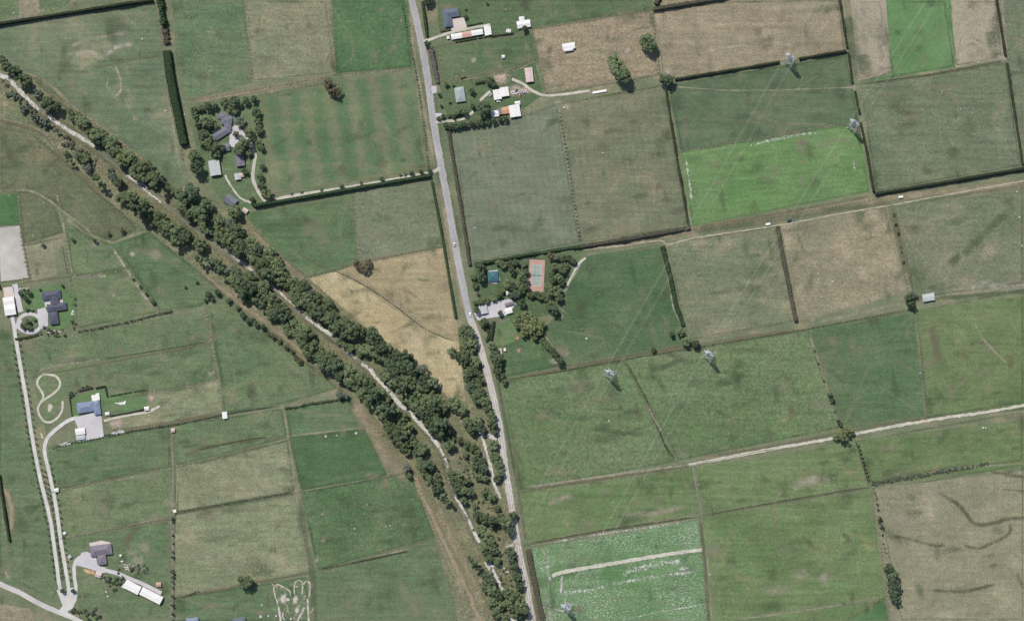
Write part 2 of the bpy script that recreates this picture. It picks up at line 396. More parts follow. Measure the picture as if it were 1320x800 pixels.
gBrown = G((96, 104, 80), (104, 110, 86), dry=(122, 116, 92), dry_amt=.45, dry_scale=.02)

PAD = [
 ([(0,0),(25,0),(25,24),(0,29)], gMid), ([(25,0),(48,0),(51,19),(25,24)], gT), ([(48,0),(72,0),(74,15),(51,19)], gMid), ([(72,0),(199,0),(74,15)], gMid),
 ([(0,37),(200,3),(207,40),(213,75),(222,130),(236,195),(244,238),(226,243),(190,214),(140,174),(95,142),(45,103),(0,66)], gA),
 ([(222,2),(310,0),(325,106),(250,128),(237,130),(228,80)], gB), ([(310,0),(421,0),(433,95),(325,106)], gC),
 ([(421,0),(522,0),(532,87),(433,95)], gD), ([(335,123),(531,90),(553,218),(350,250),(341,210)], gE),
 ([(312,275),(455,249),(463,337),(397,358),(355,322)], gF), ([(455,249),(556,232),(573,318),(463,337)], gG),
 ([(397,358),(434,350),(470,368),(510,395),(550,425),(591,441),(600,517),(578,513),(540,478),(480,430),(440,395)], gTan), ([(434,350),(463,338),(573,319),(589,415),(591,441),(550,425),(510,395),(470,368)], gTan2),
 ([(555,0),(836,0),(841,12),(690,36),(655,46),(567,49)], gH), ([(562,60),(655,47),(689,41),(696,80),(668,89),(570,106)], gH),
 ([(686,38),(841,13),(850,95),(705,120)], gJ), ([(843,14),(935,0),(1083,0),(1091,66),(869,103),(852,95)], gK),
 ([(1086,0),(1135,0),(1149,94),(1107,104)], gL), ([(1135,0),(1219,0),(1232,86),(1110,107),(1149,95)], gM), ([(1219,0),(1284,0),(1293,76),(1232,87)], gL),
 ([(1286,0),(1320,0),(1320,215),(1317,215),(1300,90)], gN), ([(1108,110),(1298,80),(1317,214),(1128,248)], gN),
 ([(861,110),(1093,70),(1106,141),(1108,166),(1080,162),(877,196)], gO),
 ([(877,196),(1080,162),(1098,165),(1110,175),(1122,247),(891,292)], gP),
 ([(583,168),(640,158),(718,133),(748,314),(606,340)], gQ), ([(720,132),(856,108),(888,294),(749,315)], gR),
 ([(859,312),(1000,290),(1027,415),(884,440)], gS), ([(1007,289),(1143,264),(1169,376),(1030,415)], gT), ([(1155,264),(1320,236),(1320,366),(1176,386)], gU),
 ([(757,330),(852,315),(882,420),(880,446),(800,462),(731,472),(700,425),(722,400),(733,360)], gV),
 ([(638,422),(660,410),(676,428),(700,430),(730,470),(649,487)], gX),
 ([(646,490),(806,463),(872,595),(670,632)], gW), ([(806,463),(1043,424),(1085,551),(873,594)], gW), ([(1043,424),(1180,399),(1194,540),(1086,552)], gX),
 ([(1180,399),(1320,371),(1320,520),(1194,540)], gY), ([(672,634),(893,602),(901,662),(676,700)], gZ), ([(897,602),(1103,568),(1118,626),(906,663)], gZ),
 ([(1105,567),(1320,530),(1320,592),(1122,624)], gY), ([(687,706),(902,667),(919,800),(703,800)], gSpeck), ([(906,666),(1122,629),(1141,769),(940,800),(922,800)], gZ),
 ([(940,800),(1141,769),(1157,800)], gDeep), ([(1128,629),(1320,596),(1320,800),(1160,800)], gTS),
 # west of the stream
 ([(0,143),(40,170),(80,203),(118,240),(160,276),(178,296),(148,312),(110,300),(70,262),(50,250),(0,246)], gBrown),
 ([(0,250),(22,250),(26,290),(0,292)], gDeep), ([(23,250),(50,249),(72,265),(82,300),(30,316)], gBrown), ([(30,317),(68,312),(74,354),(40,362)], gTS),
 ([(84,285),(112,302),(148,316),(172,345),(92,358)], gMid), ([(92,360),(172,345),(205,402),(97,424)], gMid), ([(147,314),(190,298),(240,335),(290,378),(258,396),(206,402)], gF),
 ([(33,440),(266,399),(272,442),(42,484)], gMid), ([(42,486),(272,443),(282,488),(200,508),(130,500),(82,510),(60,560)], gMid), ([(136,520),(198,505),(282,488),(289,528),(165,556),(140,540)], gPale),
 ([(268,396),(288,392),(312,400),(436,500),(365,522),(289,534)], gMid),
 ([(62,575),(220,548),(222,600),(68,632)], gLeft), ([(68,633),(222,600),(220,666),(78,692)], gMid),
 ([(224,548),(365,526),(372,564),(226,600)], gMid), ([(228,603),(373,566),(381,632),(226,661)], gPale), ([(226,664),(383,639),(398,735),(224,768)], gPale),
 ([(368,526),(452,513),(472,552),(372,564)], gF), ([(372,564),(472,552),(500,612),(388,632)], gDark), ([(388,634),(531,607),(562,692),(408,735)], gDk2), ([(404,740),(564,694),(612,800),(408,800)], gLeft),
 ([(0,430),(14,430),(30,520),(50,610),(76,760),(68,775),(30,755),(0,742)], gLeft), ([(80,694),(219,668),(222,800),(110,800),(98,740)], gLeft),
 ([(225,770),(396,743),(402,800),(225,800)], gLeft), ([(0,764),(40,784),(68,800),(0,800)], gT),
]
for pts, m in PAD: poly('paddock', pts, m)
def inside(x, y, pg):
    c = False
    for (x0, y0), (x1, y1) in zip(pg, pg[1:]+pg[:1]):
        if (y0 > y) != (y1 > y) and x < (x1-x0)*(y-y0)/(y1-y0)+x0: c = not c
    return c
PB = {k: (bmesh.new(), []) for k in ('faint', 'lush', 'damp', 'palepatch')}
for k in PB: PB[k][1].append(PB[k][0].loops.layers.uv.new('UVMap'))
def add_spot(k, x, y, rx, ry, ang):
    bm, (uvl,) = PB[k]; n = 12; z = .24+rnd.random()*.1; c = bm.verts.new(W(x, y, z)); ring = []
    ca, sa = math.cos(ang), math.sin(ang)
    for i in range(n):
        t = 2*math.pi*i/n; q = 1+rnd.uniform(-.3, .3); u, v = rx*q*math.cos(t), ry*q*math.sin(t)
        ring.append(bm.verts.new(W(x+u*ca-v*sa, y+u*sa+v*ca, z)))
    for i in range(n):
        f = bm.faces.new((c, ring[i], ring[(i+1)%n]))
        for lp, uv in zip(f.loops, ((.5, .5), (.5, 0), (.5, 0))): lp[uvl].uv = uv
for pi_, (pg, m_) in enumerate(PAD):
    xs = [p[0] for p in pg]; ys = [p[1] for p in pg]; A_ = (max(xs)-min(xs))*(max(ys)-min(ys))
    pts_ = []
    while len(pts_) < 2+A_/1300 and len(pts_) < 26:
        x, y = rnd.uniform(min(xs), max(xs)), rnd.uniform(min(ys), max(ys))
        if inside(x, y, pg): pts_.append((x, y))
    for x, y in pts_:
        k = rnd.choice(('faint', 'faint', 'lush', 'damp', 'damp')); r_ = min(rnd.uniform(4, 16), math.sqrt(A_)/9)
        add_spot(k, x, y, r_*rnd.uniform(1, 2.2), r_*rnd.uniform(.4, 1), rnd.choice((-GRID, -GRID, 1.41, rnd.uniform(0, 3))))
    for x, y in pts_[:3]: add_spot('palepatch', x, y, rnd.uniform(1, 2.6), rnd.uniform(.8, 1.8), rnd.uniform(0, 3))
    cx, cy = sum(xs)/len(xs), sum(ys)/len(ys)
    if A_ > 2500:
        ring = [(x+(cx-x)*3.2/max(8, math.hypot(cx-x, cy-y)), y+(cy-y)*3.2/max(8, math.hypot(cx-x, cy-y))) for x, y in pg+pg[:1]]
        ribbon('headland', [grow(p) if (p[0] < 4 or p[0] > 1316 or p[1] < 4 or p[1] > 796) else p for p in ring], rnd.uniform(3, 5), M[rnd.choice(('faint', 'faint', 'lush', 'damp'))], .5, smooth=False)
        for q in range(rnd.choice((1, 1, 2))):
            a, b = rnd.sample(pg, 2); m1 = rnd.choice(pts_); mid = (m1[0]*.5+(a[0]+b[0])*.25, m1[1]*.5+(a[1]+b[1])*.25)
            ln = [(a[0]+(cx-a[0])*.08, a[1]+(cy-a[1])*.08), mid, (b[0]+(cx-b[0])*.08, b[1]+(cy-b[1])*.08)]
            dx, dy = ln[2][0]-ln[0][0], ln[2][1]-ln[0][1]; L_ = math.hypot(dx, dy) or 1
            for sg in (-1, 1): ribbon('wheel_track', [(x-dy/L_*sg*1.1, y+dx/L_*sg*1.1) for x, y in ln], 1.2, M['rut'], .05)
for k, (bm, _) in PB.items():
    bm.normal_update()
    me = bpy.data.meshes.new('turf_patch'); bm.to_mesh(me); bm.free(); me.materials.append(M[k]); tag(link('turf_patch', me), kind='structure')
# the stream corridor and the stop-banks
poly('stopbank', [(0,68),(45,104),(95,143),(140,175),(190,215),(226,244),(262,262),(312,278),(355,322),(397,360),(440,397),(480,432),(540,480),(580,515),(600,520),(614,500),(640,560),(668,690),(684,800),
      (615,800),(560,690),(530,606),(500,612),(455,515),(436,500),(370,440),(312,398),(262,352),(190,297),(160,276),(118,240),(80,203),(40,170),(0,143)], gRough, z=.14)
poly('lawn', [(245,135),(335,122),(345,250),(325,270),(290,265),(255,215)], gMid, z=.15)
poly('lawn', [(91,510),(120,504),(136,500),(139,512),(188,503),(190,525),(139,535),(130,531),(92,537)], gLawn, z=.15, jit=.15)
poly('lawn', [(28,375),(82,366),(96,380),(98,412),(78,425),(50,420),(30,400)], gLawn, z=.15)
poly('lawn', [(638,424),(655,411),(668,424),(664,440),(640,448)], gLawn, z=.15)
poly('lawn', [(566,110),(612,100),(640,96),(690,82),(700,122),(660,150),(580,160)], gH, z=.15)
poly('lawn', [(612,345),(700,330),(752,322),(735,360),(722,402),(680,412),(620,408)], gH, z=.15)
poly('riding_arena', [(-2,292),(25,290),(37,358),(20,361),(1,363)], M['sand'], z=.17, jit=.15, expand=False)
# verges, worn lines, drains
VERGE = [
 ([(1092,20),(1098,60),(1106,100)], 16, 'wetgreen'), ([(1110,70),(1120,100)], 14, 'wetgreen'), ([(1281,20),(1286,50),(1288,74)], 10, 'wetgreen'), ([(1276,40),(1282,76)], 10, 'wetgreen'),
 ([(548,95),(560,165),(566,215),(578,260),(592,330)], 14, 'wetgreen'), ([(522,0),(533,60),(545,130),(556,190),(562,225)], 7, 'tanverge'), ([(565,232),(578,300),(592,370),(598,405)], 8, 'tanverge'),
 ([(247,131),(330,116),(425,99)], 8, 'tanverge'), ([(433,97),(531,89)], 2.5, 'worn'), ([(421,0),(433,96)], 2, 'worn'), ([(310,0),(325,106)], 4, 'worn'), ([(206,30),(215,110),(226,180),(234,230)], 4, 'worn'),
 ([(0,63),(45,99),(95,139),(140,171),(190,211),(228,243)], 5, 'tanverge'), ([(40,100),(95,146),(140,180),(190,218)], 3, 'browndrain'), ([(0,140),(40,166),(78,198),(118,237),(150,262)], 6, 'browndrain'), ([(0,136),(40,163),(75,195)], 2.5, 'worn'),
 ([(312,283),(355,326),(397,363),(440,399),(480,434),(540,482),(580,516)], 6, 'tanverge'), ([(250,345),(312,393),(370,437),(436,497),(455,512)], 9, 'tanverge'), ([(300,392),(370,450),(430,492)], 3, 'browndrain'),
 ([(455,515),(480,555),(505,600),(530,612)], 22, 'tanverge'), ([(560,650),(585,700),(610,750),(625,790)], 14, 'tanverge'), ([(540,600),(570,660),(600,725),(628,800)], 3, 'worn'), ([(530,612),(548,655),(572,710),(600,770)], 3, 'worn'),
 ([(0,252),(14,246),(38,246),(60,256),(80,272),(105,290),(128,312),(142,330)], 4, 'worn'), ([(70,235),(76,262),(84,300),(94,358)], 3, 'worn'), ([(142,315),(165,350),(185,380),(205,402)], 4, 'palepatch'), ([(145,313),(190,297)], 2.5, 'worn'),
 ([(93,360),(115,356),(138,355)], 5, 'palepatch'), ([(20,366),(60,360),(95,356)], 3, 'browndrain'), ([(30,316),(52,310),(78,306)], 5, 'worn'),
 ([(47,478),(80,470),(132,463)], 4, 'palepatch'), ([(132,463),(200,452),(268,441)], 1.6, 'darkdrain'), ([(265,398),(272,440),(283,490),(289,532)], 3, 'worn'), ([(272,400),(280,450),(288,500)], 3.5, 'wetgreen'), ([(285,490),(160,512)], 2, 'worn'),
 ([(62,578),(140,560),(224,548),(290,534),(365,522)], 2.5, 'darkdrain'), ([(140,556),(225,543),(290,532)], 4, 'browndrain'), ([(220,548),(223,600),(220,665),(223,720),(219,800)], 5, 'worn'), ([(224,548),(226,660),(224,740),(224,800)], 3, 'wet'),
 ([(232,590),(260,578),(300,570),(372,561)], 5, 'browndrain'), ([(255,580),(310,568),(345,563)], 1.6, 'darkdrain'), ([(68,633),(140,620),(215,608)], 2, 'worn'), ([(78,694),(150,680),(220,665)], 2.5, 'worn'),
 ([(226,661),(300,648),(381,634)], 4, 'darkdrain'), ([(226,658),(300,645),(381,631)], 2, 'worn'), ([(365,524),(372,565),(381,632),(388,680),(398,735)], 3.5, 'worn'), ([(384,640),(392,690),(402,740),(408,800)], 8, 'wetgreen'), ([(228,670),(265,712),(290,728),(310,745)], 3, 'worn'),
 ([(410,734),(470,722),(530,709)], 3, 'darkdrain'), ([(470,719),(530,707)], 2.5, 'worn'), ([(226,770),(300,757),(397,737)], 3, 'browndrain'), ([(388,633),(450,622),(520,610)], 1.6, 'worn'), ([(370,562),(450,553),(470,551)], 2.5, 'worn'),
 ([(160,705),(172,685),(182,672)], 10, 'browndrain'), ([(455,250),(463,337)], 2, 'worn'), ([(430,350),(463,340),(510,330),(573,316)], 2, 'browndrain'), ([(426,347),(440,353),(470,368),(510,395),(550,425),(590,441)], 1.7, 'darkdrain'), ([(378,322),(405,338),(432,350)], 3, 'browndrain'), ([(430,346),(470,365),(512,392),(552,423)], 2, 'worn'),
 ([(557,60),(690,40)], 3, 'browndrain'), ([(564,62),(571,105)], 2, 'worn'), ([(570,107),(660,92),(692,75)], 2, 'worn'), ([(686,38),(696,80),(705,118)], 1.8, 'worn'), ([(841,13),(847,50),(854,94)], 1.8, 'worn'), ([(706,121),(780,108),(850,95)], 2.5, 'worn'),
 ([(898,70),(935,62),(990,56),(1030,60)], 4, 'palepatch'), ([(853,110),(870,112),(960,117),(1100,113),(1120,114)], 2, 'worn'), ([(1082,0),(1092,64),(1107,138)], 4, 'worn'), ([(1285,0),(1298,76),(1318,214)], 5, 'worn'), ([(1110,108),(1200,96),(1296,78)], 2, 'darkdrain'),
 ([(877,196),(980,178),(1080,161),(1100,166)], 1.8, 'worn'), ([(1108,166),(1117,200),(1124,240)], 3, 'worn'), ([(720,134),(730,200),(748,312)], 4, 'worn'), ([(857,108),(890,294)], 5, 'worn'), ([(884,204),(892,260)], 4, 'white'),
 ([(750,320),(850,304),(890,296),(1000,281),(1143,256),(1320,228)], 12, 'tanverge'), ([(890,300),(1000,282),(1130,262)], 7, 'wetgreen'), ([(895,294),(1000,276),(1125,252)], 4, 'browndrain'), ([(1150,262),(1160,310),(1172,372)], 7, 'browndrain'), ([(1168,350),(1174,380)], 6, 'worn'),
 ([(645,489),(720,477),(800,461),(890,446),(1040,422)], 5, 'browndrain'), ([(645,490),(720,479),(800,464),(890,449),(1040,424),(1175,398)], 1.8, 'darkdrain'), ([(1040,418),(1100,405),(1165,391),(1240,378),(1320,366)], 6, 'worn'), ([(1240,372),(1320,360)], 10, 'palepatch'), ([(1160,388),(1240,382),(1320,368)], 5, 'wetgreen'),
 ([(852,318),(860,350),(868,395),(880,420)], 3, 'palepatch'), ([(735,405),(722,395),(735,365),(752,336)], 2, 'worn'), ([(806,465),(825,500),(840,530),(858,575),(872,593)], 3, 'darkdrain'), ([(836,525),(852,556)], 2.5, 'palepatch'), ([(1043,430),(1060,480),(1075,530),(1085,548)], 3, 'worn'), ([(1180,400),(1194,540)], 1.6, 'worn'),
 ([(672,632),(760,619),(890,599)], 4, 'browndrain'), ([(672,629),(760,616),(892,598)], 3, 'palepatch'), ([(672,628),(760,616),(830,605)], 2, 'worn'), ([(677,701),(780,683),(902,665)], 2, 'darkdrain'), ([(677,704),(780,687),(902,668)], 1.6, 'worn'), ([(906,664),(1000,647),(1120,627)], 2, 'darkdrain'), ([(900,590),(1000,574),(1075,559),(1200,538),(1320,518)], 4, 'browndrain'),
 ([(900,668),(908,720),(920,800)], 5, 'wet'), ([(905,668),(912,720),(923,800)], 2, 'worn'), ([(1122,625),(1180,612),(1250,601)], 9, 'wet'), ([(1180,612),(1250,602),(1320,592)], 3, 'worn'), ([(1103,568),(1120,624)], 2, 'darkdrain'), ([(1126,628),(1135,690),(1145,760),(1160,800)], 5, 'worn'), ([(942,799),(1060,783),(1141,767)], 2, 'worn'),
 ([(672,600),(660,560)], 4, 'browndrain'), ([(655,560),(668,632),(678,700)], 4, 'browndrain'), ([(640,480),(652,545),(664,610)], 4, 'wetgreen'), ([(678,705),(690,760),(700,800)], 8, 'browndrain'), ([(698,704),(706,740),(712,800)], 3, 'palepatch'),
 # wet swales in the dry paddock, old channels
 ([(1205,632),(1228,645),(1240,655),(1258,675),(1285,673),(1305,668),(1320,662)], 7, 'swale'), ([(1302,672),(1300,688),(1278,700),(1262,706),(1240,702)], 6, 'swale'), ([(1150,690),(1175,695),(1200,702),(1220,702)], 6, 'swale'), ([(1275,604),(1300,612),(1320,622)], 7, 'swale'), ([(1200,760),(1240,762),(1285,752)], 6, 'swale'), ([(1310,738),(1316,755),(1320,760)], 6, 'swale'),
 ([(1034,690),(1044,702),(1054,709)], 7, 'wet'), ([(1084,685),(1098,696)], 6, 'wet'), ([(850,475),(870,467),(882,462)], 8, 'wet'), ([(715,505),(735,500),(770,498)], 9, 'wetgreen'), ([(800,560),(830,550),(845,540)], 6, 'wet'), ([(760,552),(790,556),(830,560)], 5, 'wetgreen'), ([(920,495),(945,490),(960,480)], 8, 'wetgreen'), ([(845,485),(850,500),(860,508)], 6, 'wetgreen'), ([(1295,610),(1310,605)], 8, 'wet'), ([(1240,330),(1260,310),(1280,290),(1310,262)], 9, 'wetgreen'), ([(1225,340),(1240,325)], 8, 'wetgreen'),
 ([(1200,420),(1206,445),(1210,465)], 10, 'browndrain'), ([(820,520),(825,540)], 10, 'browndrain'), ([(1020,520),(1022,540)], 8, 'browndrain'), ([(1300,455),(1305,475)], 10, 'browndrain'), ([(1255,415),(1270,440),(1300,470)], 4, 'worn'),
 ([(1020,630),(1040,620),(1070,616)], 14, 'worn'), ([(705,650),(725,642),(740,638)], 10, 'worn'), ([(820,665),(850,660),(885,652)], 8, 'worn'), ([(715,693),(740,690)], 5, 'worn'), ([(1000,640),(1010,632)], 6, 'worn'), ([(800,665),(835,658)], 5, 'worn'), ([(1290,630),(1320,640)], 4, 'wet'),
 # drying lines in the big western paddock, and the fan of tracks
 ([(90,60),(120,50),(165,42)], 6, 'worn'), ([(92,74),(115,66),(130,75),(150,62),(175,55)], 8, 'palepatch'), ([(120,88),(160,80),(205,72)], 2, 'browndrain'), ([(105,97),(130,94)], 4, 'worn'), ([(148,85),(156,105),(155,118),(145,127)], 4, 'palepatch'), ([(140,100),(138,112),(145,116)], 3, 'worn'), ([(170,150),(178,155)], 6, 'worn'), ([(10,25),(60,13)], 5, 'worn'),
 ([(795,138),(825,122),(845,115)], 1.6, 'worn'), ([(872,99),(890,88)], 2, 'worn'), ([(690,735),(715,730)], 8, 'white'), ([(705,715),(708,750)], 8, 'white'), ([(888,675),(887,705)], 9, 'white'), ([(715,765),(760,760),(800,750),(850,742),(900,735)], 6, 'white'), ([(800,740),(840,728),(880,722)], 10, 'white'), ([(710,700),(760,690),(890,672)], 4, 'white'), ([(724,740),(723,765)], 4, 'white'), ([(870,735),(895,733)], 8, 'white'), ([(690,780),(745,790)], 3, 'white'), ([(960,190),(1020,175),(1060,170)], 5, 'white'), ([(1100,205),(1102,220)], 3, 'white'),
]
WID = {'swale': 1.2, 'wet': 1.45, 'wetgreen': 1.8, 'worn': 1.5, 'palepatch': 1.5, 'tanverge': 1.3, 'browndrain': 1.4, 'darkdrain': 1.35, 'white': 1.5}
VERGE += [([(-2,600),(4,630),(14,690)], 9, 'tanverge'), ([(8,700),(12,740)], 8, 'faint'), ([(250,560),(300,600),(350,640)], 4, 'faint')]
WID['faint'] = 1.5
def verge_len(p): return sum(math.hypot(b[0]-a[0], b[1]-a[1]) for a, b in zip(p[:-1], p[1:]))
for pts, wd, mk in [v for v in VERGE if verge_len(v[0]) < 30 and v[1] >= 5]:
    (xa, ya), (xb, yb) = pts[0], pts[-1]; spot('grass_strip', (xa+xb)/2, (ya+yb)/2, verge_len(pts)*.55+wd*.5, wd*.75, M[mk], math.atan2(yb-ya, xb-xa))
for pts, wd, mk in [v for v in VERGE if not (verge_len(v[0]) < 30 and v[1] >= 5)]: ribbon('grass_strip', [grow(p) for p in pts], wd*WID[mk], M[mk], jit=.1*wd**.5)
SPOTS = [(618,799,7,4,'palepatch'),(664,798,9,5,'palepatch'),(682,797,6,4,'palepatch'),(650,733,8,6,'palepatch'),(147,380,4,3,'palepatch'),(170,327,4,5,'palepatch'),(200,328,12,8,'worn'),(160,355,6,5,'browndrain'),(122,314,6,5,'palepatch'),(1100,113,7,4,'palepatch'),(1295,74,9,6,'palepatch'),(1115,160,5,6,'palepatch'),(1045,30,3,3,'palepatch'),(1028,40,4,3,'worn'),
 (610,77,4.5,4,'palepatch'),(666,435,4,4,'orange'),(669,451,3.5,3.5,'orange'),(725,408,3,3,'palepatch'),(810,66,5,5,'palepatch'),(860,92,8,5,'palepatch'),(720,132,8,5,'palepatch'),(716,138,3,9,'palepatch'),(730,137,5,5,'palepatch'),(715,466,8,5,'palepatch'),(730,455,6,5,'palepatch'),(855,111,4,5,'palepatch'),
 (820,42,5,5,'worn'),(830,26,6,3,'worn'),(335,298,4,4,'worn'),(416,661,3,3,'palepatch'),(417,696,3,3,'worn'),(460,652,3,3,'browndrain'),(382,634,4,6,'palepatch'),(397,730,4,6,'palepatch'),(408,722,3,8,'palepatch'),(272,440,4,3,'palepatch'),(274,482,6,4,'palepatch'),(95,358,5,4,'palepatch'),(925,728,4,5,'palepatch'),(1120,388,8,5,'palepatch'),(1165,372,8,7,'palepatch'),(1270,364,10,6,'palepatch'),(1200,634,12,6,'worn'),(1160,670,20,12,'worn'),(1160,710,10,18,'worn'),(735,778,4,4,'palepatch'),(485,348,8,4,'wet'),
 (560,605,10,10,'tanverge'),(620,590,6,10,'palepatch'),(585,590,6,10,'tanverge'),(690,350,25,25,'wet'),(645,100,14,10,'palepatch2'),(670,118,18,8,'palepatch2'),(10,740,5,7,'palepatch'),(178,722,9,6,'palepatch'),(185,735,10,7,'worn'),(170,712,8,5,'worn'),(185,706,10,10,'worn'),(268,717,5,4,'palepatch'),(150,545,10,8,'palepatch2'),(195,512,4,8,'palepatch2'),(1155,760,4,8,'palepatch'),(1200,757,4,3,'palepatch'),(1032,740,12,8,'worn'),(1065,745,12,8,'worn'),(1000,760,20,10,'worn'),(505,560,10,8,'wetgreen'),(495,545,8,8,'worn')]
M['orange'] = soft_mat('pink_earth', (186, 138, 116), (204, 164, 140), .95, .2, .8); M['palepatch2'] = soft_mat('yard_earth', (180, 160, 142), (204, 188, 172), .9, .12, .75)
for x, y, rx, ry, mk in SPOTS: spot('bare_patch', x, y, rx*1.4, ry*1.4, M[mk])

# roads
ROADZ = .35
ribbon('road', [(513,-90),(531,0),(542,50),(551,100),(557.5,150),(566,200),(575.5,250),(584,300),(593,350),(604,402),(609,418)], 7.7, M['asphalt'], .12, ROADZ)
ribbon('road', [(608,414),(612,425),(620,450),(627,475),(633.5,500),(639,525),(644,550),(647.5,575),(651,600),(659,650),(667,700),(672,725),(678,750),(682,775),(686.5,800),(704,890)], 7.6, M['gravel_road'], .3, ROADZ+.012)
RD = [(513,-90),(531,0),(542,50),(551,100),(557.5,150),(566,200),(575.5,250),(584,300),(593,350),(604,402),(612,425),(620,450),(627,475),(633.5,500),(639,525),(644,550),(647.5,575),(651,600),(659,650),(667,700),(672,725),(678,750),(682,775),(686.5,800),(704,890)]
for d_ in (-4.4, 4.4): ribbon('road_shoulder', [(x+d_, y) for x, y in RD], 2.6, M['shoulder'], .3, ROADZ-.02)
for d_ in (-2.2, -.6, .9, 2.4): ribbon('tyre_wear', [(x+d_, y) for x, y in RD[:11]], 1.1, M['tyre_wear'], .05, ROADZ+.03)
for d_ in (-1.6, 1.6): ribbon('tyre_wear', [(x+d_, y) for x, y in RD[10:]], 1.6, M['shoulder'], .1, ROADZ+.03)
ribbon('road', [(-80,712),(0,752),(25,763),(50,777),(72,787),(85,792),(100,799),(150,830),(190,860)], 6.5, M['gravel_road'], .2, ROADZ)
poly('driveway', [(73,760),(80,758),(85,764),(92,757),(97,757),(99,772),(94,783),(87,788),(95,796),(75,788),(81,780)], M['drive'], ROADZ+.02, .2, False)
ribbon('driveway', [(15,404),(18,420),(21,440),(28,480),(35,520),(41,560),(48.5,600),(54,625),(60.5,650),(66,675),(69.5,700),(73,725),(76,750),(80,768),(84,780)], 4.6, M['drive'], .15, ROADZ+.03)
ribbon('driveway', [(100,538),(92,540),(83,545),(70,555),(61,565),(57.5,577),(59,590),(61.5,600),(72,650),(79,700),(87.5,750),(89,770),(86,782)], 4.6, M['drive'], .15, ROADZ+.042)
ribbon('driveway', [(117,714),(108,716),(100,720),(96,728),(96,742),(98,757),(97,770),(93,780)], 4.5, M['drive'], .15, ROADZ+.054)
poly('paved_yard', [(105,712),(112,710),(117,713),(124,717),(126,728),(136,731),(140,737),(130,738),(117,733),(103,729),(98,728)], M['concrete'], ROADZ+.066, .15, False)
ribbon('driveway', [(134,734),(150,738),(162,743),(184,752),(208,764)], 5, M['concrete'], .2, ROADZ+.078)
poly('paved_yard', [(95,537.5),(108,535),(122,531),(131,536),(134,563),(100,569),(101,552)], M['concrete'], ROADZ+.09, .12, False)
ribbon('driveway', [(134,542),(150,538),(170,534),(190,531),(206,523)], 3.2, M['path'], .3, ROADZ+.03)
poly('paved_yard', [(621,392),(659,384.5),(665,392),(655,406),(630,410),(616,413),(611,404)], M['concrete'], ROADZ+.04, .15, False)
poly('paved_yard', [(582,24),(598,23),(602,35),(592,39),(582,41)], M['pinkconc'], ROADZ+.05, .12, False)
ribbon('driveway', [(546,53),(553,51.5),(575,44),(590,40),(610,36),(632,32)], 3.4, M['path'], .25, ROADZ+.03)
ribbon('driveway', [(561,158),(572,156.5),(590,155),(602,151),(611,143)], 3.2, M['path'], .2, ROADZ+.03)
ribbon('driveway', [(660,102),(672,107),(690,119),(703,123),(725,122),(760,117)], 3.4, M['path'], .25, ROADZ+.03)
poly('driveway', [(553,111),(563,111),(563,120),(556,121)], M['concrete'], ROADZ+.03, .1, False); poly('driveway', [(561,146),(570,146),(570,152),(562,152)], M['concrete'], ROADZ+.03, .1, False)
ribbon('driveway', [(632,118),(625,124),(619,130)], 3.5, M['path'], .2, ROADZ+.03)
ribbon('lane', [(566,217),(560,221),(553,223),(500,233),(440,243),(380,252),(346,259),(338,254),(331,243),(326,230),(327,215),(329,202),(326,190)], 4.2, M['path'], .25, ROADZ+.03)
ribbon('driveway', [(326,190),(318,176),(310,170),(303,162)], 5, M['concrete'], .2, ROADZ+.042)
poly('paved_yard', [(296,166),(303,162),(312,176),(302,190),(296,188)], M['concrete'], ROADZ+.05, .2, False)
poly('paved_yard', [(273,170),(286,164),(288,168),(276,175)], M['pinkconc'], ROADZ+.06, .1, False); poly('paved_yard', [(296,147),(303,150),(301,157),(296,155)], M['pinkconc'], ROADZ+.06, .1, False)
ribbon('farm_track', [(325,262),(310,255),(298,240),(290,226)], 2.2, M['path'], .4, ROADZ+.03)
ribbon('farm_track', [(888,599),(960,585),(1020,574),(1075,564.5),(1100,559),(1200,541),(1270,531),(1320,522),(1400,508)], 3.8, M['path'], .6, ROADZ+.02)
ribbon('grass_strip', [(880,600),(892,599),(930,591),(960,585),(1000,578)], 2.0, M['midgreen'], .3, ROADZ+.04)
ribbon('farm_track', [(893,600),(898,630),(903,660),(906,668)], 2.6, M['greyshingle'], .4, ROADZ+.05)
ribbon('farm_track', [(752,322),(800,317),(850,310),(862,315),(900,306),(1000,291),(1080,276),(1140,266),(1200,255),(1320,233),(1400,220)], 1.8, M['lane'], .5, ROADZ+.02)
ribbon('farm_track', [(755,332),(745,342),(734,362),(727,375)], 3, M['path'], .5, ROADZ+.05)
ribbon('farm_track', [(712,742),(730,736),(800,724),(860,714),(905,708)], 4.6, M['palepatch'] if False else M['path'], .5, ROADZ+.02)
ribbon('farm_track', [(795,800),(840,790),(880,783),(915,777)], 3.5, M['white'], .5, ROADZ+.02)
ribbon('farm_track', [(708,706),(705,722),(709,748)], 3, M['white'], .5, ROADZ+.03)
ribbon('farm_track', [(535,614),(545,640),(555,660),(566,685),(578,710),(590,735),(603,762),(612,785),(619,800),(650,880)], 4.6, M['orange_dirt'], .9, ROADZ+.02)
ribbon('farm_track', [(455,512),(475,525),(490,545)], 4, M['tanverge'], .5, ROADZ+.02)
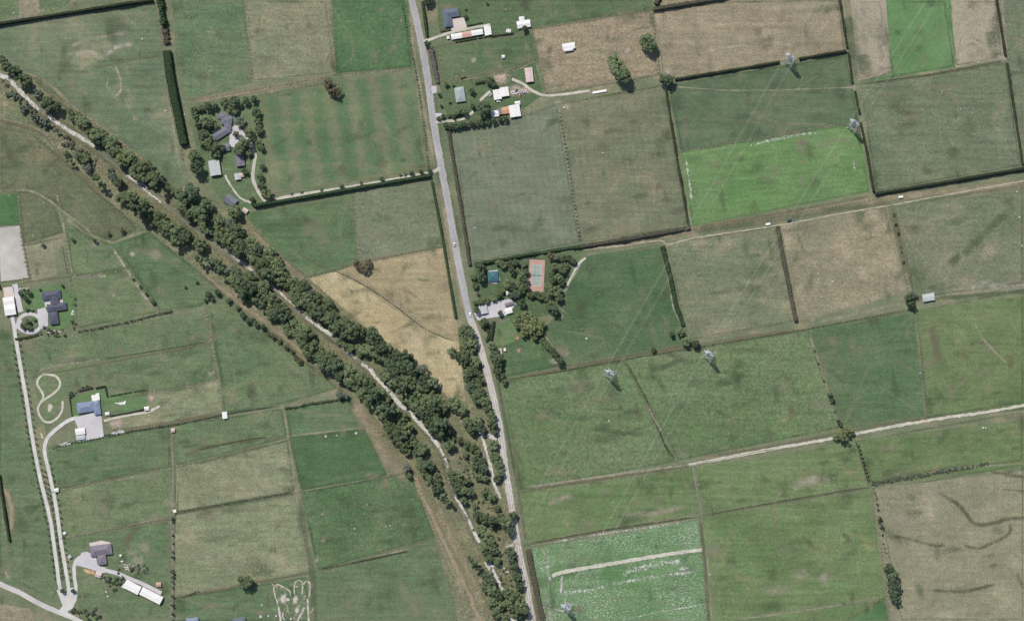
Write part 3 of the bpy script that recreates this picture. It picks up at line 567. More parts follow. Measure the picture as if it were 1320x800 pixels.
# house one's loop drive
ribbon('driveway', [(19,366),(22,380),(27,402)], 7, M['concrete'], .15, ROADZ+.03)
loop = [(38.3+15*math.cos(t), 416.5+12*math.sin(t)) for t in [i*2*math.pi/24 for i in range(25)]]
ribbon('driveway', loop, 4.4, M['concrete'], .2, ROADZ+.06)
poly('paved_yard', [(48,399),(58,396),(62,404),(62,420),(55,424),(50,420)], M['concrete'], ROADZ+.09, .15, False)
ribbon('driveway', [(19,424),(23,418),(27,412)], 5, M['concrete'], .2, ROADZ+.045)
poly('paved_yard', [(4,371),(17,369),(19,382),(6,385)], M['pinkconc'], ROADZ+.03, .15, False)
# horse ring and motorbike track
z8 = lambda l: [(40+x/7.27, 470+y/7.27) for x, y in l]
ribbon('dirt_track', z8([(165,90),(230,105),(272,155),(265,210),(215,265),(150,310),(90,355),(65,410),(80,470),(120,525),(180,537),(240,505),(282,450),(297,400),(295,340)]), 2.9, M['path'], .25, ROADZ+.02)
ribbon('dirt_track', z8([(165,90),(110,92),(70,130),(60,180),(90,235),(115,280),(112,325),(92,352)]), 2.9, M['path'], .25, ROADZ+.035)
ribbon('dirt_track', z8([(95,640),(110,690)]), 2, M['path'], .25, ROADZ+.035)
spot('dirt_mound', 64.5, 525, 3, 5.5, M['path'], .25, ROADZ+.05)
zt = lambda l: [(320+x/10, 720+y/10) for x, y in l]
ribbon('dirt_track', zt([(385,600),(360,510),(335,430),(335,350),(375,325),(430,350),(500,385),(540,420),(545,490)]), 2.6, M['palebare'], .3, ROADZ+.02)
ribbon('dirt_track', zt([(600,470),(595,340),(640,270),(690,290),(700,350),(695,470)]), 2.4, M['palebare'], .3, ROADZ+.02)
ribbon('dirt_track', zt([(710,340),(740,285),(790,300),(800,370),(785,500)]), 2.6, M['palebare'], .3, ROADZ+.035)
ribbon('dirt_track', zt([(390,600),(405,700),(420,800),(420,860)]), 4.6, M['palebare'], .4, ROADZ+.035)
ribbon('dirt_track', zt([(460,680),(440,740),(480,790)]), 2.6, M['palebare'], .4, ROADZ+.05)
ribbon('dirt_track', zt([(760,490),(770,600),(775,720),(790,860)]), 4.4, M['palebare'], .5, ROADZ+.05)
ribbon('dirt_track', zt([(730,610),(690,700),(650,760),(640,860)]), 4, M['palebare'], .5, ROADZ+.035)
spot('bare_earth', 365, 771, 6, 9, M['palebare'], .3, ROADZ+.06)
spot('bare_earth', 371, 772, 5, 3, M['palebare'], 0, ROADZ+.07)
spot('bare_earth', 381, 772, 4.5, 9, M['palebare'], .2, ROADZ+.06)
spot('bare_earth', 383, 786, 5, 6, M['palebare'], 0, ROADZ+.07)
spot('bare_earth', 345, 775, 3.5, 9, M['browndrain']); spot('bare_earth', 375, 753, 3, 3, M['palepatch'])
for q in range(16):
    x, y = rnd.uniform(352, 400), rnd.uniform(752, 800); t0 = rnd.uniform(0, 6.28)
    ribbon('dirt_track', [(x+rnd.uniform(2, 6)*math.cos(t0+i*.8), y+rnd.uniform(3, 9)*math.sin(t0+i*.8)) for i in range(5)], rnd.uniform(1.2, 2.4), M['palepatch'], .3)
for q in range(22): spot('bare_earth', rnd.uniform(350, 402), rnd.uniform(748, 800), rnd.uniform(1.5, 4), rnd.uniform(1.5, 4), M[rnd.choice(('palepatch', 'palepatch2', 'browndrain'))])
# the stream: shingle bed, water and the pale bars
ribbon('stream_bed', [(-60,70,5),(0,97,5),(25,115,6),(50,140,7),(95,172,8),(125,192,9),(165,224,9),(207,258,8),(240,285,8),(275,313,8),(310,338,8),(345,363,7),(385,400,7),(428,433,8),(449,455,8),(480,480,8),(512,517,8),(541,545,7),(567,578,7),(578,605,6),(588,640,6),(604,668,6),(617,698,6),(637,738,5),(655,775,5),(668,810,5)], 8, M['greyshingle'], .6, ROADZ+.01)
for dd in (-5, 5):
    for mk_ in ('wetgreen', 'tanverge'): ribbon('grass_strip', [(x+dd*.62, y-dd*.78) for x, y in [(0,97),(50,140),(95,172),(125,192),(165,224),(207,258),(240,285),(275,313),(310,338),(345,363),(385,400),(428,433),(480,480),(512,517),(541,545),(567,578),(588,640),(617,698),(637,738)]], 6, M[mk_], .8, ROADZ+(.05 if mk_ == 'tanverge' else .06))
gw = NT('shallow_water', .3); gw.b.inputs['Specular IOR Level'].default_value = .25; pw = gw.pos()
gw.bump(gw.noise(pw, .8, 3, .6), .1, .1); M['water'] = gw.done(gw.mix(gw.rng(gw.noise(pw, .08, 4, .6), .4, .6), lin((72, 84, 68)), lin((88, 98, 80))))
def off(pts, d): return [(x+d*.6, y-d*.8) for x, y in pts]
for seg, wd in (([(112,186),(130,198),(160,218),(185,236),(205,252)], 3), ([(225,272),(250,294),(280,314)], 2.6), ([(305,330),(330,350),(352,366)], 2.6), ([(395,405),(412,418),(430,436)], 2.4), ([(600,666),(612,690),(622,712)], 1.8), ([(150,214),(180,240)], 2)):
    ribbon('water', off(seg, 1.5), wd, M['water'], .4, ROADZ+.022)
for seg, wd in (([(-40,78),(0,97),(12,102),(25,117),(40,132),(50,142)], 3.4), ([(63,149),(75,160),(95,172),(112,181),(122,189)], 3.8), ([(160,226),(172,232),(185,245),(207,262)], 3.6), ([(172,226),(190,242)], 1.6), ([(292,320),(310,337),(326,349)], 3), ([(345,364),(362,378),(378,393),(388,402)], 2.2), ([(394,409),(410,420),(428,432)], 3.6), ([(434,440),(446,452)], 2.4), ([(444,450),(452,458),(458,463)], 4.4),
               ([(466,469),(476,475),(484,486),(494,496),(501,504)], 3.6), ([(474,472),(482,477)], 2), ([(503,506),(512,517),(518,524),(530,529),(536,538),(546,552),(555,560),(562,570),(566,576)], 5), ([(567,577),(573,588),(579,602)], 1.8), ([(586,640),(596,653),(603,665)], 2.4), ([(604,668),(610,683),(618,699)], 3), ([(626,722),(634,732)], 6), ([(634,732),(641,745),(648,760)], 3),
               ([(619,553),(624,570),(628,585),(633,605),(639,628),(646,642)], 3), ([(628,560),(640,566)], 4), ([(640,727),(650,732),(656,740)], 3), ([(652,704),(662,702)], 3), ([(606,627),(611,640)], 2), ([(576,618),(582,622)], 4), ([(650,792),(660,799),(672,803)], 3)):
    ribbon('gravel_bar', [(x, y, wd*rnd.uniform(.9, 1.5)) for x, y in seg], wd, M['shingle'], .75, ROADZ+.034)
# ------------------------------------------------------------------ trees
def crown_mesh(name, mat, seed, R=5.0, flat=.75, lobes=16, n=1500, leaf=.75, tall=1.0, base=None):
    rs = np.random.RandomState(seed); P = []; N = []
    hz = R*flat*tall; zc = (base if base is not None else R*.45)+hz
    cs = []
    for i in range(lobes):
        d = rs.normal(0, 1, 3); d /= np.linalg.norm(d); d[2] = d[2]*.8+.15
        q = (.25+.42*rs.rand()**.6)
        cs.append((d*np.array([R, R, hz])*q*1.28, R*(.20+.19*rs.rand())))
    per = n//lobes
    for c, r in cs:
        d = rs.normal(0, 1, (per, 3)); d /= np.linalg.norm(d, axis=1, keepdims=True); d[:, 2] = np.where(d[:, 2] < -.35, -d[:, 2], d[:, 2])
        p = c+d*r*(.82+.25*rs.rand(per, 1))*np.array([1, 1, .9*tall**.5])
        P.append(p); N.append(d)
    P = np.concatenate(P); N = np.concatenate(N); P[:, 2] += zc
    P[:, 2] = np.maximum(P[:, 2], .3)
    return quads_mesh(name, leaf_quads(P, N, leaf, .45, rs), mat)
def trunk_mesh(seed, R=5.0, base=2.2, flat=.75, tall=1.0):
    r = random.Random(seed); bm = bmesh.new(); top = base+R*flat*tall*1.1
    bm_cyl(bm, 0, 0, -.3, base+.5, R*.075, R*.055, 8)
    for i in range(5):
        a = r.uniform(0, 6.28); bm_beam(bm, (0, 0, base*.8+r.uniform(0, 1)), (R*.5*math.cos(a), R*.5*math.sin(a), top*.8), R*.06, R*.025)
    bm_beam(bm, (0, 0, base), (R*.05, 0, top), R*.09, R*.03)
    return bm_mesh('trunk', bm, [M['bark']])
PROTO = {}
def protos(kind, leafk, nvar, **kw):
    out = []
    for i in range(nvar):
        sd_ = hash_(kind)+i
        b = kw.get('base', 2.2)
        out.append((crown_mesh('crown', M[leafk], sd_, **kw), trunk_mesh(sd_, kw.get('R', 5), b, kw.get('flat', .75), kw.get('tall', 1.0))))
    PROTO[kind] = out
def hash_(s): return sum(ord(c)*(i+1) for i, c in enumerate(s))*13 % 9973
protos('w', 'leaf_w', 6, R=5.0, flat=.80, lobes=28, n=2500, leaf=.60, base=2.2)
protos('d', 'leaf_d', 4, R=5.0, flat=.95, lobes=24, n=2300, leaf=.58, tall=1.15, base=1.6)
protos('y', 'leaf_y', 3, R=5.0, flat=.78, lobes=24, n=2200, leaf=.62, base=2.0)
protos('g', 'leaf_g', 3, R=5.0, flat=.75, lobes=20, n=1500, leaf=.55, base=2.0)
protos('b', 'leaf_b', 3, R=5.0, flat=.70, lobes=18, n=900, leaf=.62, base=2.4)
protos('t', 'leaf_d', 3, R=3.4, flat=1.0, lobes=12, n=1300, leaf=.65, tall=2.3, base=1.4)       # slim and tall
ADJ = {'w': 'mid green leafy tree', 'd': 'dark green dense tree', 'y': 'yellow green leafy tree', 'g': 'silvery grey green tree', 'b': 'thin brownish tree', 't': 'tall slim dark tree'}
TREES = []; SHRUBS = []
def belt_place(x, y, side):
    R = ((110, 'opposite the upstream scrub'), (215, 'below the big western paddock'), (320, 'below the house grove'), (400, 'beside the hedge lined green field'), (500, 'along the upper tan field'), (999, 'along the lower tan field'))
    L = ((160, 'beside the brown western paddock'), (250, 'above the green triangular paddock'), (320, 'behind the scattered paddock trees'), (400, 'above the young stopbank row'), (470, 'near the stopbank corner'), (999, 'beside the rough dry bank'))
    for lim, ph_ in (R if side == 'R' else L):
        if x < lim: return 'in the stream belt '+ph_
def tree(x, y, r, kind, place, group, z=0.0, name=None):
    if place == pR: place = belt_place(x, y, 'R'); group = 'trees '+place; name = 'belt_tree'; r *= 1.08
    elif place == pL: place = belt_place(x, y, 'L'); group = 'trees '+place; name = 'belt_tree'; r *= 1.08
    elif place == pB: place = ('above the side gravel track and the lower stream' if y < 592 else 'between the stream and the side gravel track' if y < 655 else 'between the stream and the speckled crop road' if y < 735 else 'in the clump where stream meets the gravel road'); group = 'trees '+place; name = 'roadside_tree'
    elif 'garden' in place or 'grove' in place or 'screening' in place: name = 'garden_tree'; r *= 1.12
    elif 'gravel road' in place or 'road edge' in place: name = 'roadside_tree'
    hc = r*S*1.15                                   # (x, y) was read at the crown: step back to the foot
    x -= (W(x, y).x-OX)/HCAM*hc/S; y += (W(x, y).y-OY)/HCAM*hc/S
    TREES.append((x, y, r, kind, place, group, name or 'field_tree'))
def bake(meshes):
    """many small crowns joined into one mesh of quads"""
    out = []
    for me, mat4 in meshes:
        co = np.empty(len(me.vertices)*3, dtype=np.float32); me.vertices.foreach_get('co', co); co = co.reshape(-1, 3)
        m = np.array(mat4); out.append((co @ m[:3, :3].T+m[:3, 3]).reshape(-1, 4, 3))
    return np.concatenate(out)
def flush_trees():
    from collections import defaultdict
    by = defaultdict(list)
    for t in TREES: by[t[6]].append(t)
    extra = []
    for name, lst in by.items():
        lst.sort(key=lambda t: -t[2])
        for i, (x, y, r, kind, place, group, nm) in enumerate(lst):
            pr = PROTO[kind]; cm, tm = pr[(i*7+int(x)) % len(pr)]; R0 = 3.4 if kind == 't' else 5.0
            s = r*S/R0*.97; sz = s*rnd.uniform(.9, 1.15); rz = rnd.uniform(0, 6.28); sx = s*rnd.uniform(.94, 1.06)
            if i >= 298:
                extra.append((cm, Matrix.Translation(W(x, y)) @ Matrix.Rotation(rz, 4, 'Z') @ Matrix.Diagonal((sx, s, sz, 1)))); continue
            root = empty(name, W(x, y), rz); root.scale = (sx, s, sz)
            link('crown', cm, root); link('trunk', tm, root)
            tag(root, ('large ' if r >= 8.5 else 'small ' if r < 4.2 else '')+ADJ[kind]+' '+place, 'tree', group or 'trees '+place)
    if extra: tag(link('small_tree_mass', quads_mesh('small_tree_mass', bake(extra), M['leaf_w'])), 'smaller trees filling the stream belts', 'trees', kind='stuff')
    SHRUBS.sort(key=lambda t: -t[2]*(10 if t[6] != 'shrub' else 1)); extra = []; n = 0
    for (x, y, r, kind, place, group, name, szf) in SHRUBS:
        me = SHRUB[SK[kind]]; s = r*S/1.6; mt = Matrix.Translation(W(x, y)) @ Matrix.Rotation(rnd.uniform(0, 6.28), 4, 'Z') @ Matrix.Diagonal((s, s, s*szf*rnd.uniform(.9, 1.2), 1))
        if name == 'shrub':
            n += 1
            if n > 298: extra.append((me, mt)); continue
        o = link(name, me); o.matrix_world = mt
        tag(o, SADJ[kind].replace('shrub', 'young tree' if name == 'young_tree' else 'shrub')+' '+place, 'young tree' if name == 'young_tree' else 'shrub', group)
    if extra: tag(link('low_scrub', quads_mesh('low_scrub', bake(extra), M['leaf_g'])), 'low greyish scrub along the stream and the ragged fence line', 'scrub', kind='stuff')
SHRUB = [crown_mesh('shrub', M['leaf_'+k], 500+i, R=1.6, flat=.7, lobes=7, n=200, leaf=.48, base=.1) for i, k in enumerate(['w', 'd', 'w', 'g', 'b', 'y'])]
SK = {'w': 0, 'd': 1, 'g': 3, 'b': 4, 'y': 5}
SADJ = {'w': 'leafy green shrub', 'd': 'dark green shrub', 'g': 'greyish shrub', 'b': 'brown shrub', 'y': 'yellow green shrub'}
def shrub(x, y, r, kind, place, group, name='shrub', sz=1.0):
    SHRUBS.append((x, y, r, kind, place, group, name, sz))
def kind_mix(wts):
    t = rnd.random()*sum(v for _, v in wts)
    for k, v in wts:
        t -= v
        if t <= 0: return k
    return wts[0][0]
pR = 'in the belt on the tan field side of the stream'; pL = 'in the belt on the paddock side of the stream'; pB = 'between the stream and the gravel road'
STREAM = straight([(0,97),(25,115),(50,140),(95,172),(125,192),(165,226),(207,261),(240,287),(275,313),(310,337),(345,364),(388,402),(428,432),(449,455),(480,481),(502,505),(518,523),(541,547),(567,578),(579,603),(588,640),(604,668),(618,699),(637,738)], 3.0)
def band(pts, spacing, rmin, rmax, place, group, wts=(('w', 7), ('d', 2))):
    """belt of trees along pts (x, y, half width)"""
    C = straight(pts, 1.0); got = []
    for tries in range(len(C)*14):
        x, y, h = C[rnd.randrange(len(C))]; a = rnd.uniform(0, 6.28); q = h*math.sqrt(rnd.random())
        nx, ny = x+q*math.cos(a), y+q*math.sin(a)
        if place in (pR, pL) and not (430 < nx < 475 and 434 < ny < 462) and min((nx-u)**2+(ny-v)**2 for u, v in STREAM) < (rmin*.95+2.6)**2: continue
        if all((nx-u)**2+(ny-v)**2 > (spacing*.9)**2 for u, v in got): got.append((nx, ny))
    for x, y in got: tree(x, y, rnd.uniform(rmin, rmax)*rnd.choice((.66, .76, .85, .92, .98, 1.04, 1.12)), kind_mix(tuple(wts)+(('g', .35), ('y', .25), ('t', .5))), place, group)

gR_ = 'trees of the belt on the tan field side of the stream'; pR = 'in the belt on the tan field side of the stream'
band([(2,76,3),(8,86,3)], 7, 6, 7, pR, gR_); band([(18,90,3),(26,99,4),(36,107,4)], 7, 5.5, 7.5, pR, gR_)
tree(62, 134, 10, 'w', pR, gR_); tree(74, 139, 7, 'd', pR, gR_); shrub(50, 122, 6, 'g', 'beside the upper gravel bar', 'grey scrub by the stream')
band([(88,142,3),(98,152,4),(108,160,5)], 7.5, 5.5, 7.5, pR, gR_)
band([(112,168,4),(130,177,6),(146,190,6),(158,200,5)], 8, 6, 8.5, pR, gR_)
band([(158,203,4),(176,214,7),(192,226,8),(208,236,6)], 8, 6.5, 8.5, pR, gR_)
band([(216,243,3),(226,248,5),(234,254,5)], 8, 5.5, 7.5, pR, gR_, (('w', 4), ('d', 4)))
tree(245, 251, 12.5, 'd', pR, gR_); tree(266, 266, 10, 'd', pR, gR_)
band([(240,266,9),(258,282,12),(276,296,14),(300,303,13)], 8.5, 7, 9.5, pR, gR_, (('w', 8), ('d', 1)))
tree(303, 274, 8.5, 'w', pR, gR_)
band([(312,312,11),(330,330,11),(345,338,13),(358,350,11)], 8.5, 7, 9.5, pR, gR_)
band([(366,364,8),(384,372,10),(402,392,12),(420,400,12)], 8.5, 7, 9.5, pR, gR_)
band([(410,402,5),(426,411,9),(442,422,10),(457,430,8)], 8.5, 7, 9, pR, gR_)
band([(438,440,4),(450,446,5),(468,452,5)], 8, 5.5, 7, pR, gR_); band([(478,434,6),(492,452,8)], 8, 6, 8, pR, gR_)
band([(492,448,7),(510,462,11),(530,480,13),(545,496,13)], 8.5, 7, 9.5, pR, gR_)
band([(502,480,6),(520,498,10),(540,512,14),(558,520,12),(572,520,8)], 8.5, 7, 9.5, pR, gR_)
band([(545,532,6),(560,545,10),(572,558,10),(578,572,7)], 8, 6, 8.5, pR, gR_)
tree(585, 520, 8, 'w', pR, gR_); tree(596, 528, 7, 'w', pR, gR_)
gL_ = 'trees of the belt on the paddock side of the stream'; pL = 'in the belt on the paddock side of the stream'
for x, y, r, k in ((86,198,4,'d'),(92,208,4,'t'),(101,202,6,'w'),(110,205,6,'w'),(112,217,6,'g'),(126,231,5,'t'),(134,239,5,'t'),(146,228,7,'g'),(154,236,7,'w'),(228,314,5.5,'t'),(258,315,9,'w'),(253,331,4,'w'),(261,338,5,'t'),(272,336,6,'t'),(281,341,7,'d'),(288,350,6.5,'t')): tree(x, y, r, k, pL, gL_)
band([(160,254,5),(176,264,8),(192,276,8),(204,284,7)], 8, 6.5, 8.5, pL, gL_); band([(214,291,5),(228,300,8),(240,304,6)], 8, 6, 8.5, pL, gL_)
band([(298,352,6),(314,362,9),(330,372,11),(318,384,5)], 8.5, 6.5, 9, pL, gL_); band([(335,378,9),(352,394,11),(368,404,10)], 8.5, 7, 9, pL, gL_)
band([(366,412,7),(380,424,10),(392,434,7)], 8.5, 7, 9, pL, gL_); band([(398,444,6),(412,456,10),(426,466,8)], 8.5, 7, 9, pL, gL_)
band([(436,472,6),(450,486,9),(468,500,11),(480,508,11)], 8.5, 7, 9, pL, gL_); band([(485,512,11),(502,530,13),(520,548,13)], 8.5, 7, 9.5, pL, gL_)
band([(512,562,8),(528,572,11),(540,586,8)], 8.5, 7, 9, pL, gL_); band([(520,602,4),(528,612,5)], 8, 6, 8, pL, gL_, (('g', 2), ('w', 1)))
band([(548,602,5),(558,612,8),(566,628,5)], 8, 6, 8, pL, gL_); tree(572, 640, 5.5, 't', pL, gL_); tree(578, 646, 5, 't', pL, gL_)
gB_ = 'trees between the stream and the gravel road'; pB = 'between the stream and the gravel road'
Z7 = lambda x, y: (560+x/6.15, 540+y/6.15)
for x, y, r in ((575,548,6),(567,558,6),(603,545,7),(614,542,7),(620,551,6.5),(608,554,6.5),(594,568,4.5),(602,572,5),(610,577,6),(600,586,4),(616,583,4.5),(612,591,5),(622,595,5.5),(614,601,6),(624,604,6),(618,613,6),(626,617,4.5),(582,610,5.5),(591,612,5),(584,619,6),(594,622,6),(603,620,5),(590,630,7),(599,632,6.5),(606,634,5.5),(598,645,5),(612,652,4.5),(616,660,4),(627,634,6),(634,640,5.5),(641,655,5)): tree(x, y, r*1.12, kind_mix((('w', 6), ('d', 2))), pB, gB_)
for x, y, r in ((634,545,7),(638,556,5),(636,573,7),(638,588,6),(643,599,7),(645,609,6),(641,617,5),(628,526,6),(634,535,6)): tree(x, y, r*1.08, 'w', 'hugging the edge of the gravel road', 'trees along the gravel road edge')
for x, y, r in ((615,664,6),(624,668,6.5),(635,672,7),(645,668,7),(654,673,7.5),(661,664,6),(658,683,6),(620,682,6),(627,690,7),(634,698,6.5),(624,705,6.5),(637,708,6.5),(630,719,6),(641,722,5.5),(626,712,5)): tree(x, y, r*1.1, kind_mix((('w', 6), ('d', 1))), pB, gB_)
for x, y, r in ((658,710,6),(660,721,6),(664,731,6),(667,743,6),(670,754,5.5)): tree(x, y, r*1.1, 'd', 'hugging the edge of the gravel road', 'trees along the gravel road edge')
for x, y, r, k in ((607,719,4.5,'t'),(613,726,5.5,'t'),(618,731,4.5,'t'),(627,742,7,'d'),(634,748,7,'d'),(625,755,7,'d'),(633,760,8,'w'),(641,766,8,'w'),(635,775,8,'w'),(645,780,8,'w'),(640,789,8,'w'),(650,795,7,'w'),(655,763,8,'w'),(664,769,9,'w'),(672,779,8.5,'w'),(658,778,8,'w'),(667,789,9,'w'),(677,787,7,'d')): tree(x, y, r, k, pB, gB_)
band([(599,424,6),(602,440,7),(606,462,8),(610,484,9),(614,506,8),(622,520,4)], 8, 7, 9, 'in the belt between the tan field and the gravel road', 'trees between the tan field and the road', (('w', 8), ('d', 2)))
tree(583, 453, 6, 'w', 'standing out into the tan field from the road belt', None); tree(591, 459, 6, 'd', 'standing out into the tan field from the road belt', None)
band([(635,447,2),(641,464,3),(645,480,4),(649,494,3)], 7, 5.5, 7.5, 'along the road edge of the bright lawn', 'trees between the road and the bright lawn', (('d', 6), ('w', 3)))
# lone trees
for x, y, r, k, p in ((428,113,9,'b','standing alone where the tan lane ends'),(424,108,8,'b','standing alone where the tan lane ends'),(433,119,8,'b','standing alone where the tan lane ends'),(462,341,7,'b','at the top corner of the tan field'),(470,345,7,'b','at the top corner of the tan field'),(474,338,6,'b','at the top corner of the tan field'),
    (835,55,11,'w','alone in the tan paddock, round crown'),(838,62,8,'d','beside the round lone tree of the tan paddock'),(792,80,10,'w','in the clump beside the tan paddock'),(798,90,11,'w','in the clump beside the tan paddock'),(804,99,10,'d','in the clump beside the tan paddock'),(856,102,8,'d','at the meeting of four paddocks'),(863,105,7,'d','at the meeting of four paddocks'),
    (1087,560,9,'y','spreading over the farm track'),(1094,556,7,'y','spreading over the farm track'),(1079,562,6,'y','spreading over the farm track'),(1172,384,7,'d','beside the small white field shed'),(1175,392,6,'d','beside the small white field shed'),(1178,380,5,'g','beside the small white field shed'),(317,750,9,'w','alone at the end of the brown paddock line'),(310,746,5,'w','alone at the end of the brown paddock line'),
    (1146,732,8,'d','in the clump on the edge of the dry paddock'),(1150,742,9,'d','in the clump on the edge of the dry paddock'),(1152,753,9,'d','in the clump on the edge of the dry paddock'),(1152,763,9,'d','in the clump on the edge of the dry paddock'),(1155,772,7,'d','in the clump on the edge of the dry paddock'),
    (877,427,6.5,'w','at the foot of the broad green hedge'),(884,440,7,'w','at the foot of the broad green hedge'),(897,443,6,'d','at the foot of the broad green hedge'),(866,431,4,'d','at the foot of the broad green hedge'),(842,450,4,'d','on the drain bank below the deep green paddock'),
    (438,508,7,'g','at the point where the paddock meets the stopbank'),(445,510,5,'g','at the point where the paddock meets the stopbank')): tree(x, y, r, k, p, 'trees '+p)
# the grove round the grey house
gv = 'in the garden grove round the grey house'
for x, y, r, k in ((95,150,20,'w'),(135,140,22,'g'),(183,128,25,'d'),(228,130,18,'d'),(280,105,28,'w'),(340,100,32,'d'),(410,95,22,'d'),(458,85,22,'d'),(110,190,25,'d'),(165,215,38,'w'),(190,240,28,'d'),(115,240,20,'w'),(150,300,30,'d'),(145,340,25,'w'),(205,360,38,'w'),(230,415,25,'w'),(230,250,20,'w'),(315,145,24,'w'),(345,160,20,'w'),(475,165,25,'w'),(483,220,22,'w'),(490,270,25,'d'),(380,225,28,'g'),(430,290,28,'w'),(450,325,20,'d'),(350,295,20,'b'),(490,355,22,'w'),(510,385,18,'w'),(270,380,20,'w'),(370,385,36,'w'),(415,355,30,'d'),(435,410,20,'w'),(513,495,18,'d'),(497,555,20,'d'),(503,610,22,'d'),(535,660,30,'w'),(570,685,15,'d'),(450,690,15,'w'),(95,430,35,'w'),(115,505,38,'d'),(340,770,38,'w'),(450,720,12,'d'),(405,525,18,'w')): tree(230+x/4.71, 110+y/4.71, r/4.71*1.02, k, gv, 'trees in the grove of the grey house')
for i, (x, y) in enumerate(((344,255),(352,252),(376,250),(389,248),(415,245),(440,240),(466,236),(492,231),(516,226),(523,225),(531,224),(543,222),(554,220))):
    (tree if i in (5,7,10,11,12) else shrub)(x, y, (2.2, 3.6)[i in (5,7,10,11,12)], 'd' if i in (5,7,10,11,12) else 'g', 'along the white lane beside the long hedge', 'trees and shrubs along the white lane')
# homestead with the pale blue house
ph = 'in the garden of the pale blue roofed house'
for x, y, r, k in ((625,590,78,'d'),(690,285,48,'w'),(735,330,30,'d'),(490,400,30,'d'),(380,610,38,'w'),(420,640,30,'w'),(500,565,28,'d'),(330,640,30,'w'),(290,670,26,'w'),(180,675,26,'w'),(215,330,26,'w'),(240,660,22,'y'),(250,520,16,'y'),(140,440,18,'d'),(160,560,16,'d'),(130,700,22,'w'),(290,340,18,'w')): tree(550+x/8.42, 70+y/8.42, r/8.42*1.05, k, ph, 'trees in the garden of the pale blue house')
for x, y in ((210,775),(250,782),(290,785),(330,780),(360,775),(400,770),(430,765),(490,755),(540,745),(600,742),(660,732),(730,722),(800,712),(860,705)): tree(550+x/8.42, 70+y/8.42, 3.9, 'd', 'in the row screening the pale blue house from pasture', 'row of trees below the pale blue house')
for x, y, r, k in ((676.7,37,4,'d'),(600,21.5,3,'d'),(551,57,4.5,'d'),(552,3,6,'d'),(600,11,2.2,'y'),(628,4.5,2,'d'),(555,-2,5,'d')): tree(x, y, r, k, 'near the slate blue house by the sealed road', 'trees near the slate blue house')
# tennis court garden
pt = 'in the garden round the tennis court'
for x, y, r, k in ((120,200,50,'d'),(120,290,50,'d'),(60,380,30,'w'),(40,300,34,'w'),(300,150,30,'w'),(350,170,35,'w'),(420,160,35,'w'),(480,150,35,'d'),(560,170,26,'w'),(440,230,35,'d'),(500,230,30,'w'),(540,290,40,'w'),(590,240,28,'d'),(585,330,33,'w'),(585,400,33,'d'),(400,370,45,'w'),(450,400,40,'d'),(520,380,40,'w'),(500,470,50,'d'),(550,440,30,'d'),(540,560,40,'d'),(440,480,40,'g'),(840,80,40,'b'),(900,90,40,'g'),(970,110,38,'w'),(1030,100,34,'d'),(1070,130,30,'d'),(1000,180,35,'w'),(960,220,40,'w'),(880,200,40,'w'),(850,260,30,'w'),(920,300,40,'w'),(950,340,40,'d'),(860,340,35,'w'),(810,385,36,'w'),(850,430,50,'w'),(910,440,50,'w'),(925,510,40,'d'),(680,480,32,'w'),(740,495,35,'w'),(800,520,40,'w'),(620,475,28,'w'),(840,585,50,'w'),(880,640,45,'d'),(80,640,30,'d'),(120,550,34,'w'),(180,535,30,'w'),(250,515,32,'y'),(300,480,35,'w'),(340,440,28,'y'),(150,765,45,'w'),(320,670,25,'d'),(90,470,20,'b'),(60,560,24,'w'),(700,465,30,'d'),(640,500,24,'d')): tree(605+x/8, 320+y/8, r/8*1.04, k, pt, 'trees in the garden of the tennis court')
py_ = 'in the pale spreading clump above the bright lawn'
for x, y, r in ((430,205,42),(500,180,46),(560,220,46),(475,270,48),(540,290,52),(605,300,46),(620,250,40),(470,330,36),(560,345,40),(410,250,40),(520,230,46)): tree(605+x/6.67, 380+y/6.67, r/6.67*1.03, 'y', py_, 'pale clump above the bright lawn')
for x, y, r in ((635,395,26),(665,430,28),(690,455,28),(715,480,32),(745,515,32),(785,565,38),(790,585,30)): tree(605+x/6.67, 380+y/6.67, r/6.67*1.05, 'd' if r > 31 else 'w', 'in the short row beyond the bright lawn', 'row beyond the bright lawn')
# house one's garden
for x, y, r, k in ((245,250,28,'d'),(330,235,30,'d'),(300,310,30,'d'),(285,215,20,'d'),(305,425,24,'y'),(320,575,32,'w'),(265,620,32,'w'),(335,640,32,'w'),(395,550,18,'w'),(715,160,18,'d'),(460,205,14,'d')): tree(x/8.89, 350+y/8.89, r/8.89*1.05, k, 'in the garden of the loop drive house', 'trees by the loop drive')
for x, y, r, k in ((830,575,20,'w'),(865,315,14,'d'),(865,380,14,'d'),(715,665,16,'g'),(850,650,16,'d'),(650,690,16,'b'),(590,680,16,'b'),(510,640,16,'g'),(470,700,18,'g'),(240,770,16,'d'),(300,760,16,'d'),(350,745,16,'d'),(400,740,14,'d'),(870,600,16,'b')): shrub(x/8.89, 350+y/8.89, r/8.89*1.1, k, 'in the garden beds of the slate roofed house', 'shrubs of the loop drive garden')
